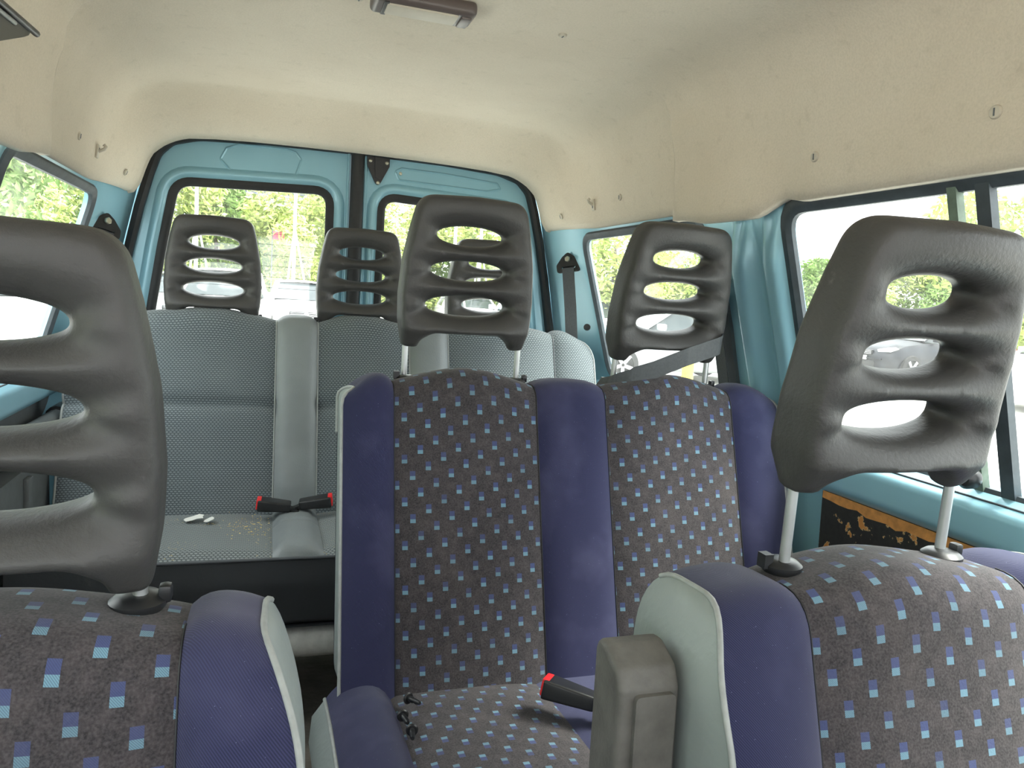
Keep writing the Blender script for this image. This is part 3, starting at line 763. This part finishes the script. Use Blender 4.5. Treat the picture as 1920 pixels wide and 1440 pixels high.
# ---- front seats
def front_seat(name, xc, label, hr_z, tilt, edges, hx, hy, rz):
    root = wroot(name, (xc, .4, 0), label, 'seat')
    x0, x1, x2, x3 = edges
    bp = prep_path([(.452, .34), (.608, .850), (.745, .842), (.665, .34)], [0, .05, .05, 0], 96)
    sp = [(x0, x1, 'navy', 'backrest_bolster', .012), (x1, x2, 'pattern', 'backrest_panel', .014), (x2, x3, 'navy', 'backrest_bolster', .012)]
    e = bands(root, bp, sp, ztop=.850, soft=(.11, .032), prot=.058, outer_drop=.0, bump=post_bump((hx,), .010, .125, .84))
    for k, sg in (('l', -1), ('r', 1)):
        side_cap('backrest_side', e[k], 'vinyl_side', root, sg*.010, taper=-sg*.004); piping('piping', e[k], 1, 54, 'piping', root, .0032)
    for xx in (x1, x2): tube('seam_thread', [(xx, p[0]+nn[0]*.0012, p[1]+nn[1]*.0012) for p, nn in list(zip(bp[0], bp[2]))[3:48]], .0009, 'rubber', root, 5)
    cp = prep_path([(.52, .39), (.35, .41), (.02, .45), (-.02, .40), (-.01, .28)], [0, .1, .05, .05, 0], 40, -1)
    ec = bands(root, cp, [(x0, x1, 'navy', 'cushion_bolster', .024), (x1, x2, 'pattern', 'cushion_panel', .010), (x2, x3, 'navy', 'cushion_bolster', .024)])
    for k, sg in (('l', -1), ('r', 1)):
        grid('cushion_side', [[tuple(p), (p[0]+sg*.012, p[1], p[2]-.03), (p[0], p[1], .26)] for p in ec[k][:32]], 'vinyl_side', root)
    box('seat_plinth', (x0+.05, .03, 0), (x3-.05, .62, .30), 'plastic_grey', root, bev=.02)
    headrest(root, hx, hy, hr_z, tilt, max(.03, hr_z-.846), rz)
    for sg in (-1, 1): collar(root, hx+sg*.118, hy+.007, .857, sg)
    return root
fs_l = front_seat('front_seat', -.49, 'front seat in navy and square-patterned cloth whose big headrest is pushed right down, left edge', .874, R(3), (-.750, -.655, -.331, -.238), -.490, .676, 0.0)
fs_r = front_seat('front_seat', .42, 'front seat in navy and square-patterned cloth with raised armrest and headrest raised on two posts', .950, R(9), (.136, .266, .580, .712), .405, .672, R(3))
# raised armrest on the inner side of that seat
ar = [(.652, .40), (.664, .790), (.658, .802), (.640, .803), (.612, .790), (.602, .772), (.586, .40)]
arp = fillet(ar, [.01, .01, .012, .012, .012, .012, .01], 4)
def arm3(y, z, d): return (.056+d, y, z)
am = plate('armrest', arp, [], arm3, 0, .066, 'armrest', fs_r)
bm = bmesh.new(); bm.from_mesh(am.data)
sharp = [e for e in bm.edges if len(e.link_faces) == 2 and e.calc_face_angle(0) > R(60)]
bmesh.ops.bevel(bm, geom=sharp, offset=.008, segments=4, profile=.6, affect='EDGES'); bm.to_mesh(am.data); bm.free(); auto(am, 35)
am['label'] = 'worn charcoal armrest folded upright'
ap_ = fillet([(.071, .40), (.114, .40), (.114, .768), (.071, .768)], [.002, .002, .006, .006], 4)
plate('armrest_pad', ap_, [], lambda x, z, d: (x, .602-(.772-z)*.043+d, z), -.006, .01, 'armrest', am)
lathe('armrest_pivot', [(.03, 0), (.03, .03), (.02, .034)], 'black', fs_r, 20, Matrix.Translation((.100, .62, .46)) @ Matrix.Rotation(math.pi/2, 4, 'Y'))

# ------------------------------------------------------------------ belts and buckles
def buckle(loc, rz, tilt, label, roll=0.0):
    root = empty('belt_buckle', loc); root.rotation_euler = (roll, tilt, rz); setp(root, label, 'buckle', 'seat belt buckles')
    bm = bmesh.new(); bmesh.ops.create_cube(bm, size=1)
    for v in bm.verts:
        far = v.co.x > 0; v.co = Vector((.047+v.co.x*.090, v.co.y*(.056 if far else .042), .016+v.co.z*(.032 if far else .024)))
    bmesh.ops.bevel(bm, geom=bm.edges[:], offset=.005, segments=3, profile=.6, affect='EDGES')
    b = auto(bm_obj('buckle_body', bm, 'black', root))
    box('release_button', (.083, -.023, .004), (.0955, .023, .0325), 'red', root, bev=.003)
    box('buckle_slot', (.0945, -.015, .007), (.0962, .015, .011), 'black', root, bev=.0005, seg=1)
    ribbon('buckle_stem', [(.004, 0, .012), (-.018, 0, .006), (-.036, 0, -.012)], (0, 1, 0), .026, 'black', root, .006)
    return root
buckle((-.200, 2.155, .490), math.pi-.05, R(-6), 'black buckle with red button lying on the grey bench, pointing left')
buckle((-.176, 2.170, .492), -.10, R(-8), 'black buckle with red button lying on the grey bench, pointing right')
buckle((.262, 1.060, .462), math.pi-.62, R(-6), 'black buckle with red button lying on the patterned bench seat', R(14))

def belt_anchor(s, label):
    root = wroot('seat_belt', (s*.752, 2.53, 1.0), label, 'seat belt', 'rear corner seat belts')
    # local frame on the corner pillar
    n = Vector((-s*.66, -.74, .10)).normalized(); upv = Vector((s*-.22, 0, .97)); upv = (upv-n*upv.dot(n)).normalized(); rv = upv.cross(n)*1.0
    c = Vector((s*.742, 2.515, 1.270))
    t3 = lambda a, b, d: tuple(c+rv*a+upv*b-n*d)
    pl = fillet([(0, .040), (.022, .024), (.045, -.004), (.043, -.032), (-.043, -.032), (-.045, -.004), (-.022, .024)], [.012, .01, .014, .010, .010, .014, .01], 4)
    slot = fillet([(-.028, -.012), (.028, -.012), (.024, -.020), (-.024, -.020)], .003, 3)
    plate('anchor_plate', pl, [slot], t3, -.010, 0, 'black', root)
    lathe('bolt', [(.011, 0), (.011, .007), (.008, .010)], 'bolt', root, 6, orient(n, Vector(t3(0, .014, -.010))))
    ribbon('webbing', [t3(0, -.012, -.002), t3(0, -.020, -.014), t3(0, -.06, -.014), t3(.002, -.16, -.018), t3(.004, -.27, -.03), t3(.004, -.45, -.05)], tuple(rv), .044, 'belt', root)
    lathe('lower_bung', [(.012, 0), (.012, .006), (.006, .008)], 'black', root, 16, orient(n, Vector(t3(.055, -.235, -.002))))
    return root
belt_anchor(1, 'grey belt hanging from a bolted triangular anchor on the right rear corner pillar')
belt_anchor(-1, 'belt anchor just showing above the big left headrest on the left corner pillar')
mb = wroot('seat_belt', (.80, 1.60, .9), 'dark belt running down the ribbed pillar and looped across the right middle headrest', 'seat belt')
plate('guide_plate', fillet([(1.585, 1.235), (1.645, 1.215), (1.645, .85), (1.60, .85), (1.585, 1.10)], .008, 3), [], lambda y, z, d: (Xg(z)-.022+d, y, z), 0, .014, 'plastic_grey', mb)
tube('guide_loop', [(Xg(1.185)-.035, 1.592+.026*math.cos(a), 1.185+.030*math.sin(a)) for a in np.linspace(0, 2*math.pi, 17)[:-1]], .009, 'black', mb, 8, closed=True)
ribbon('webbing', [(Xg(1.185)-.034, 1.600, 1.18), (Xg(1.1)-.038, 1.612, 1.09), (Xg(.95)-.042, 1.618, .94), (.80, 1.618, .70)], (0, 1, 0), .044, 'belt', mb)
pts = fillet([(.790, 1.592, 1.165), (.735, 1.555, 1.095), (.712, 1.480, 1.070), (.690, 1.442, 1.062), (.600, 1.430, 1.034), (.520, 1.437, 1.000), (.470, 1.445, .983), (.430, 1.470, .966), (.418, 1.500, .958)], .03, 4, closed=False)
nP = len(pts)
wd = [Vector((0, -.12, 1)).lerp(Vector((.45, -.35, .85)), sstep(.62, 1.0, np.array(i/(nP-1))).item()) for i in range(nP)]
ribbon('looped_webbing', pts, wd, .042, 'belt', mb)

# ------------------------------------------------------------------ small things
dl = wroot('dome_light', (-.008, 1.49, 1.688), 'rectangular roof lamp with clear lens in a dark housing', 'ceiling light')
box('housing', (-.104, 1.452, 1.664), (.092, 1.532, 1.692), 'dome_housing', dl, bev=.012, seg=4)
box('lens', (-.078, 1.464, 1.6600), (.058, 1.516, 1.668), 'cream', dl, bev=.005)
box('switch', (.064, 1.466, 1.660), (.084, 1.520, 1.668), 'dome_housing', dl, bev=.003)
box('lens_band', (-.084, 1.458, 1.662), (-.074, 1.526, 1.6665), 'black', dl, bev=.002)

pn = wroot('overhead_panel', (-.66, 1.1, 1.45), 'dark glossy pointed panel with pale edge strip high on the left headliner', 'panel')
tri = fillet([(1.478, 1.518), (.80, 1.481), (.80, 1.285)], [.01, 0, 0], 4)
plate('panel_glass', tri, [], lambda y, z, d: (-.648-d, y, z), 0, .022, 'screen', pn)
tube('panel_edge', [(-.646, y, 1.518+(y-1.478)*.0546) for y in np.linspace(1.47, .80, 6)], .0055, 'black', pn, 8)
tube('pale_strip', [(-.6465, y, 1.508+(y-1.478)*.064) for y in np.linspace(1.36, .80, 6)], .0035, 'piping', pn, 8)

for k, (x, y, rz, tl_, lb) in enumerate(((-.028, 1.185, .5, .3, 'black push rivet lying nearest the patterned backrest'), (-.047, 1.135, .1, .2, 'black push rivet in the middle of the three by the navy bolster'), (-.040, 1.092, -.15, .25, 'black push rivet farthest from the patterned backrest'))):
    rv_ = empty('push_rivet', (x, y, .449)); rv_.rotation_euler = (R(82), 0, rz); setp(rv_, lb, 'rivet', 'loose push rivets')
    lathe('shank', [(.0045, 0), (.0050, .010), (.0036, .013), (.0048, .020), (.0030, .028)], 'black', rv_, 12)
    lathe('head', [(.0095, -.004), (.010, -.002), (.008, 0)], 'black', rv_, 16)

def scrap(cx, cy, z, w, h, seed, label):
    r_ = random.Random(seed); pts = []
    for k in range(11):
        a = 2*math.pi*k/11; q = .8+.4*r_.random(); pts.append((cx+w*.5*q*math.cos(a), cy+h*.5*q*math.sin(a)))
    o = plate('paper_scrap', pts, [], lambda x, y, d: (x, y, z-d+.004*math.sin((x-cx)*90)), 0, .0012, 'paper')
    setp(o, label, 'paper'); return o
scrap(-.452, 2.125, .4905, .050, .045, 1, 'larger white paper scrap on the grey bench seat')
scrap(-.412, 2.110, .4900, .026, .036, 4, 'smaller white paper scrap on the grey bench seat')

cr = random.Random(21); v = []; f = []
for k in range(90):
    x = -.30+cr.gauss(0, .05); y = 2.06+cr.gauss(0, .045); a = cr.random()*6.28; q = .0012+.0022*cr.random(); b = len(v); z = .4835 if x < -.255 else .498
    if not (-.42 < x < -.256): continue
    for (da, dz) in ((0, 0), (2.1, 0), (4.2, 0), (1.0, .002)): v.append((x+q*math.cos(a+da)*(.2 if dz else 1), y+q*math.sin(a+da)*(.2 if dz else 1), z+dz))
    f += [(b, b+1, b+3), (b+1, b+2, b+3), (b+2, b, b+3), (b, b+2, b+1)]
MAT['crumb'] = plain('yellow_crumbs', lin((206, 182, 118)), .8)
setp(pyd('crumbs', v, f, 'crumb', None, False), 'yellow crumbs scattered on the grey bench seat', 'crumbs', kind='stuff')

#EXTERIOR
GZ = -.28
gr = box('ground', (-60, -30, GZ-.2), (60, 90, GZ), 'asphalt', bev=0)
setp(gr, 'pale bright car park surface outside the van', 'ground', kind='structure')
def out_pos(px, dist):
    az = YAW+math.atan((px-960)/FPX); return (CAM_POS.x+dist*math.sin(az), dist*math.cos(az), GZ), az
def build_car(label, paint, loc, heading, kind='hatch'):
    root = empty('car', loc, heading); setp(root, label, 'car', 'parked cars outside')
    tall = .14 if kind == 'suv' else 0.0
    xs = [2.08, 2.02, 1.85, 1.45, .95, .40, -.4, -1.2, -1.75, -2.02, -2.10]
    zt = [.60, .70, .78, .88, .95, .97, .98, .99, 1.0, .97, .70]; hw = [.55, .72, .82, .86, .88, .885, .885, .88, .86, .78, .66]; zl = [.34, .28, .24, .22, .22, .22, .22, .22, .24, .30, .40]
    if kind == 'estate': xs = xs[:8]+[-1.95, -2.32, -2.40]
    G = []
    for x, t, w, l in zip(xs, zt, hw, zl):
        t += tall*.6; h_ = [(0, l), (w*.86, l), (w*.97, l+.10), (w, (l+t)/2), (w*.985, t-.12), (w*.92, t-.025), (w*.6, t+.015), (0, t+.03)]
        G.append([(x, y, z) for y, z in h_]+[(x, -y, z) for y, z in h_[::-1][1:-1]])
    G = [[(G[0][0][0]-.02, q[1]*.2, .5+(q[2]-.5)*.3) for q in G[0]]]+G+[[(G[-1][0][0]+.01, q[1]*.2, .6+(q[2]-.6)*.3) for q in G[-1]]]
    bd_ = grid('body', G, None, root, closed_v=True); bd_.data.materials.append(MAT[paint]); auto(bd_, 50)
    rear = {'hatch': (-1.25, -1.92), 'suv': (-1.55, -2.0), 'estate': (-1.75, -2.25)}[kind]; top = 1.44+tall
    st = [(.86, .99+tall*.6, .70), (.10, top-.03, .56), (-.5, top, .57), (rear[0], top-.02, .56), (rear[1], 1.02+tall*.6, .66)]
    g2 = [[(x, -.80+.02*abs(i-2), .95+tall*.6), (x, -w_, z), (x, w_, z), (x, .80-.02*abs(i-2), .95+tall*.6)] for i, (x, z, w_) in enumerate(st)]
    auto(grid('windows', g2, 'car_glass', root), 25)
    rf = [[(x, y*w_/.56*1.02, z+.02+.03*(1-(y/.56)**2)) for y in np.linspace(-.56, .56, 7)] for x, z, w_ in ((.16, top-.05, .56), (-.1, top-.012, .57), (-.6, top, .575), (rear[0]+.1, top-.015, .565), (rear[0]-.08, top-.06, .56))]
    r_ = grid('roof', rf, paint, root)
    for sy in (-1, 1):
        tube('pillar', [(.88, sy*.74, .97+tall*.6), (.12, sy*.575, top-.02)], .035, paint, root, 6)
        tube('pillar', [(-.45, sy*.80, .97+tall*.6), (-.5, sy*.585, top)], .035, paint, root, 6)
        tube('pillar', [(rear[1]+.05, sy*.70, 1.0+tall*.6), (rear[0], sy*.57, top-.02)], .055, paint, root, 6)
        box('mirror', (.55, sy*.90-.09, .98+tall*.6), (.68, sy*.90+.09, 1.10+tall*.6), paint, root, bev=.03)
        hl = [(2.03, .52, .66), (1.93, .78, .68), (1.75, .845, .76), (1.80, .80, .80), (1.96, .68, .77), (2.04, .50, .72)]
        pyd('headlamp', [(x+.02, sy*(y+.012), z+.02+tall*.5) for x, y, z in hl]+[(x-.05, sy*(y-.03), z+.01+tall*.5) for x, y, z in hl],
            [tuple(range(6))]+[(i, (i+1) % 6, (i+1) % 6+6, i+6) for i in range(6)], 'lamp_glass', root, False)
        for wx in (1.32, xs[-1]+.78):
            c = Matrix.Translation((wx, sy*.80, .32)) @ Matrix.Rotation(-sy*math.pi/2, 4, 'X')
            w_ = lathe('tyre', [(.20, -.09), (.30, -.09), (.32, -.06), (.32, .07), (.305, .10), (.225, .105), (.20, .08)], 'tyre', root, 28, c)
            lathe('rim', [(.225, .06), (.225, .104), (.21, .108), (.20, .085), (.05, .075), (.045, .10)], 'tyre', w_, 24, c)
            for q in range(5):
                a = 2*math.pi*q/5+.3; d = Vector((math.cos(a), math.sin(a), 0)); n_ = Vector((-d.y, d.x, 0))
                V = [c @ (d*.03+n_*.03+Vector((0, 0, .10))), c @ (d*.03-n_*.03+Vector((0, 0, .10))), c @ (d*.215-n_*.035+Vector((0, 0, .112))), c @ (d*.215+n_*.035+Vector((0, 0, .112)))]
                V += [v-(c.to_3x3() @ Vector((0, 0, .02))) for v in V]
                pyd('spoke', V, [(0, 1, 2, 3), (7, 6, 5, 4), (0, 4, 5, 1), (1, 5, 6, 2), (2, 6, 7, 3), (3, 7, 4, 0)], 'alloy', w_, False)
    box('grille', (2.02, -.40, .60+tall*.5), (2.10, .40, .72+tall*.5), 'black', root, bev=.02)
    for q in range(3): box('grille_bar', (2.08, -.38, .618+q*.034+tall*.5), (2.115, .38, .630+q*.034+tall*.5), 'alloy', root, bev=.003, seg=1)
    lathe('badge', [(.06, 0), (.06, .012), (.04, .016)], 'alloy', root, 16, Matrix.Translation((2.108, 0, .66+tall*.5)) @ Matrix.Rotation(math.pi/2, 4, 'Y'))
    box('lower_grille', (2.00, -.50, .32), (2.10, .50, .46), 'black', root, bev=.03)
    box('bumper_strip', (2.03, -.66, .50), (2.11, .66, .535), paint, root, bev=.012)
    box('number_plate', (2.09, -.26, .475), (2.125, .26, .575), 'white_paint', root, bev=.006)
    for sy in (-1, 1):
        box('tail_lamp', (xs[-1]-.02, sy*.62-.10, .72), (xs[-1]+.10, sy*.62+.10, .92), 'red', root, bev=.03)
    return root
def place_car(label, paint, px, dist, turn, kind='hatch'):
    p, az = out_pos(px, dist)
    # heading so that the car's nose (+x) points back at the van, then turned
    return build_car(label, paint, p, math.atan2(-math.cos(az), -math.sin(az))+turn, kind)
place_car('white car facing the van, seen between the two leftmost small headrests', 'car_white', 556, 21, R(4))
place_car('white tall car seen through the holes of the leftmost small headrest', 'car_white', 415, 17, R(-6), 'suv')
place_car('silver car at the left edge of the left rear door window', 'car_silver', 300, 21, R(10))
place_car('white car seen through the holes of the tall middle headrest', 'car_white', 870, 25, R(12))
place_car('white tall car beyond the right rear door window', 'car_white', 985, 20, R(-10), 'suv')
place_car('silver car seen through the lowest hole of the belted headrest', 'car_silver', 1245, 15, R(-62), 'hatch')
place_car('dark grey estate car seen through the middle hole of the raised front headrest', 'car_dark', 1722, 21.5, R(-40), 'estate')
place_car('white car at the right edge beyond the front headrest', 'car_white', 2040, 17, R(-50))
place_car('white tall car outside the left window, seen through the top hole of the big headrest', 'car_white', 15, 11, R(18), 'suv')
place_car('blue car farther off outside the left window', 'car_blue', 95, 18, R(35))
place_car('white car outside the right window, below the belted headrest', 'car_white', 1130, 23, R(25))

# trees
def leaf_mesh(name, seed, n, rx, rz, mat, size):
    r_ = random.Random(seed); v = []; f = []
    blobs = [(r_.uniform(-.55, .55)*rx, r_.uniform(-.55, .55)*rx, r_.uniform(.10, .85)*rz, r_.uniform(.28, .50)*rx) for _ in range(15)]
    for k in range(n):
        bx, by, bz, br = blobs[r_.randrange(len(blobs))]
        while True:
            d = Vector((r_.uniform(-1, 1), r_.uniform(-1, 1), r_.uniform(-1, 1)))
            if .05 < d.length < 1: break
        d = d.normalized()*(.55+.45*r_.random())*br*(1.0)
        c = Vector((bx, by, bz))+d
        if c.z < 0.05: c.z = .05+r_.random()*.3
        a = Vector((r_.gauss(0, 1), r_.gauss(0, 1), r_.gauss(0, 1))).normalized(); b_ = a.orthogonal().normalized()
        s = size*r_.uniform(.6, 1.3); i = len(v)
        nn = a.cross(b_)*s*.18
        v += [c-a*s, c+b_*s*.45+nn, c+a*s, c-b_*s*.45+nn]; f += [(i, i+1, i+2), (i, i+2, i+3)]
    me = bpy.data.meshes.new(name); me.from_pydata([tuple(p) for p in v], [], f); me.update(); me.materials.append(MAT[mat]); return me
LEAFS = [leaf_mesh('foliage', 11, 7000, 2.6, 4.8, 'leaf', .13), leaf_mesh('foliage', 12, 7000, 2.4, 5.4, 'leaf_b', .13), leaf_mesh('foliage', 13, 6000, 2.8, 3.6, 'leaf', .12)]
TRUNK = None
def tree(px, dist, mi, h, label, w=1.0):
    global TRUNK
    p, az = out_pos(px, dist); root = empty('tree', p, rng.uniform(0, 6.28)); setp(root, label, 'tree', 'trees around the car park')
    o = bpy.data.objects.new('foliage', LEAFS[mi]); COL.objects.link(o); o.parent = root; o.location = (0, 0, .5); o['kind'] = 'stuff'
    base_h = (5.2, 5.8, 4.2)[mi]; o.scale = (w, w, (h-.5)/base_h*1.0)
    if TRUNK is None:
        t = tube('trunk', [(0, 0, 0), (.05, .02, 1.0), (-.04, .05, 2.2), (.02, 0, 3.2)], [.14, .12, .09, .04], 'bark', root, 8); TRUNK = t.data
    else:
        t = bpy.data.objects.new('trunk', TRUNK); COL.objects.link(t); t.parent = root
TREES = [(-60, 22, 1, 6.5, 'leafy tree at the far left outside the left window'), (60, 26, 0, 6.0, 'leafy tree outside the left window, near the pillar'), (180, 30, 1, 6.5, 'green tree hidden mostly by the left corner pillar'),
         (300, 27, 0, 6.2, 'yellow green tree at the left edge of the left rear door window'), (395, 30, 1, 6.6, 'green tree behind the leftmost small headrest'), (475, 34, 2, 5.0, 'low tree below the sky gap in the left rear door window'),
         (560, 27, 0, 5.6, 'yellow green tree by the white mast in the left rear door window'), (620, 32, 2, 5.4, 'tree at the right edge of the left rear door window'), (745, 27, 0, 5.4, 'yellow green tree in the right rear door window'),
         (845, 30, 1, 5.2, 'green tree behind the tall middle headrest'), (930, 27, 0, 5.0, 'yellow green tree behind the hidden small headrest'), (1030, 30, 1, 5.0, 'green tree behind the right corner pillar'),
         (1135, 24, 0, 4.2, 'yellow green tree at the left of the right rear side window'), (1215, 34, 2, 4.4, 'low tree seen through the belted headrest'), (1290, 36, 1, 4.6, 'green tree beside the belted headrest'),
         (1400, 34, 0, 4.2, 'tree hidden behind the ribbed pillar'), (1520, 33, 1, 4.6, 'green tree at the left edge of the middle side window'), (1640, 34, 0, 4.6, 'bushy tree seen through the top hole of the raised front headrest'),
         (1740, 35, 1, 5.6, 'green tree showing just above the raised front headrest'), (1870, 24, 0, 5.4, 'yellow green tree at the right of the picture beyond the sliding post'), (1990, 26, 1, 5.4, 'green tree beyond the right edge of the picture')]
for t_ in TREES: tree(*t_)
# tree row continued out of view on the left, added to dim that side
for k, (tx, ty, lb) in enumerate(((-12.6, 7.5, 'unseen tall tree added to dim the left light, level with the rear bench'), (-13.2, 3.0, 'unseen tall tree added to dim the left light, level with the middle bench'), (-12.8, -1.6, 'unseen tall tree added to dim the left light, beside the cab window'), (-13.4, -6.2, 'unseen tall tree added to dim the left light, ahead of the cab window'))):
    before = set(bpy.data.objects); tree(0, 1, (1, 0)[k % 2], 8.0, lb, 1.15)
    for o in set(bpy.data.objects)-before:
        if o.parent is None: o.location = (tx, ty, GZ)

# masts on tripod legs
def mast(px, dist, h, label):
    p, az = out_pos(px, dist); root = empty('mast', p, -az); setp(root, label, 'mast', 'white masts on tripod legs')
    tube('pole', [(0, 0, 0), (0, 0, 3.1), (0, 0, h)], [.06, .05, .03], 'white_paint', root, 10)
    for a in (0, 2.09, 4.19): tube('leg', [(0, 0, 3.1), (.62*math.cos(a), .62*math.sin(a), 0)], .028, 'white_paint', root, 8)
mast(359, 23, 8.0, 'white mast above the leftmost small headrest')
mast(541, 24, 8.0, 'white mast between the two leftmost small headrests')
mast(838, 24, 8.0, 'white mast seen through the left of the tall middle headrest')
mast(886, 25, 8.0, 'white mast seen through the middle of the tall middle headrest')
def yellow_post(px, dist, label):
    p, az = out_pos(px, dist); root = empty('post', p); setp(root, label, 'post', 'yellow posts')
    tube('shaft', [(0, 0, 0), (0, 0, 1.1)], .07, 'yellow', root, 12); lathe('cap', [(.07, 1.1), (.06, 1.14), (.02, 1.16)], 'yellow', root, 12)
yellow_post(838, 13, 'yellow post seen through the lowest hole of the tall middle headrest')
yellow_post(1288, 9, 'yellow post below the belted headrest')
p, az = out_pos(505, 46)
bl = empty('building', p, -az); setp(bl, 'grey violet building showing through the gap in the trees', 'building')
box('wall', (-3, 0, 0), (3, 5, 6.4), 'wall_grey', bl, bev=.05)
box('roof', (-3.2, -.2, 6.4), (3.2, 5.2, 6.6), 'plastic_grey', bl, bev=.05)
for q in range(3):
    wv = box('window', (-2.4+q*1.7, -.06, 4.2), (-1.2+q*1.7, .06, 5.6), 'white_paint', bl, bev=.02); box('pane', (-2.3+q*1.7, -.08, 4.3), (-1.3+q*1.7, -.05, 5.5), 'car_glass', wv, bev=0)
p, az = out_pos(500, 25)
bn = empty('banner', p, -az); setp(bn, 'small pink banner among the trees behind the left rear door', 'banner')
tube('pole', [(0, 0, 0), (0, 0, 3.05)], .02, 'plastic_grey', bn, 8)
grid('cloth', [[(.0+x, .03*math.sin(x*9), z) for z in np.linspace(2.72, 2.98, 5)] for x in np.linspace(0, .36, 8)], 'pink', bn)
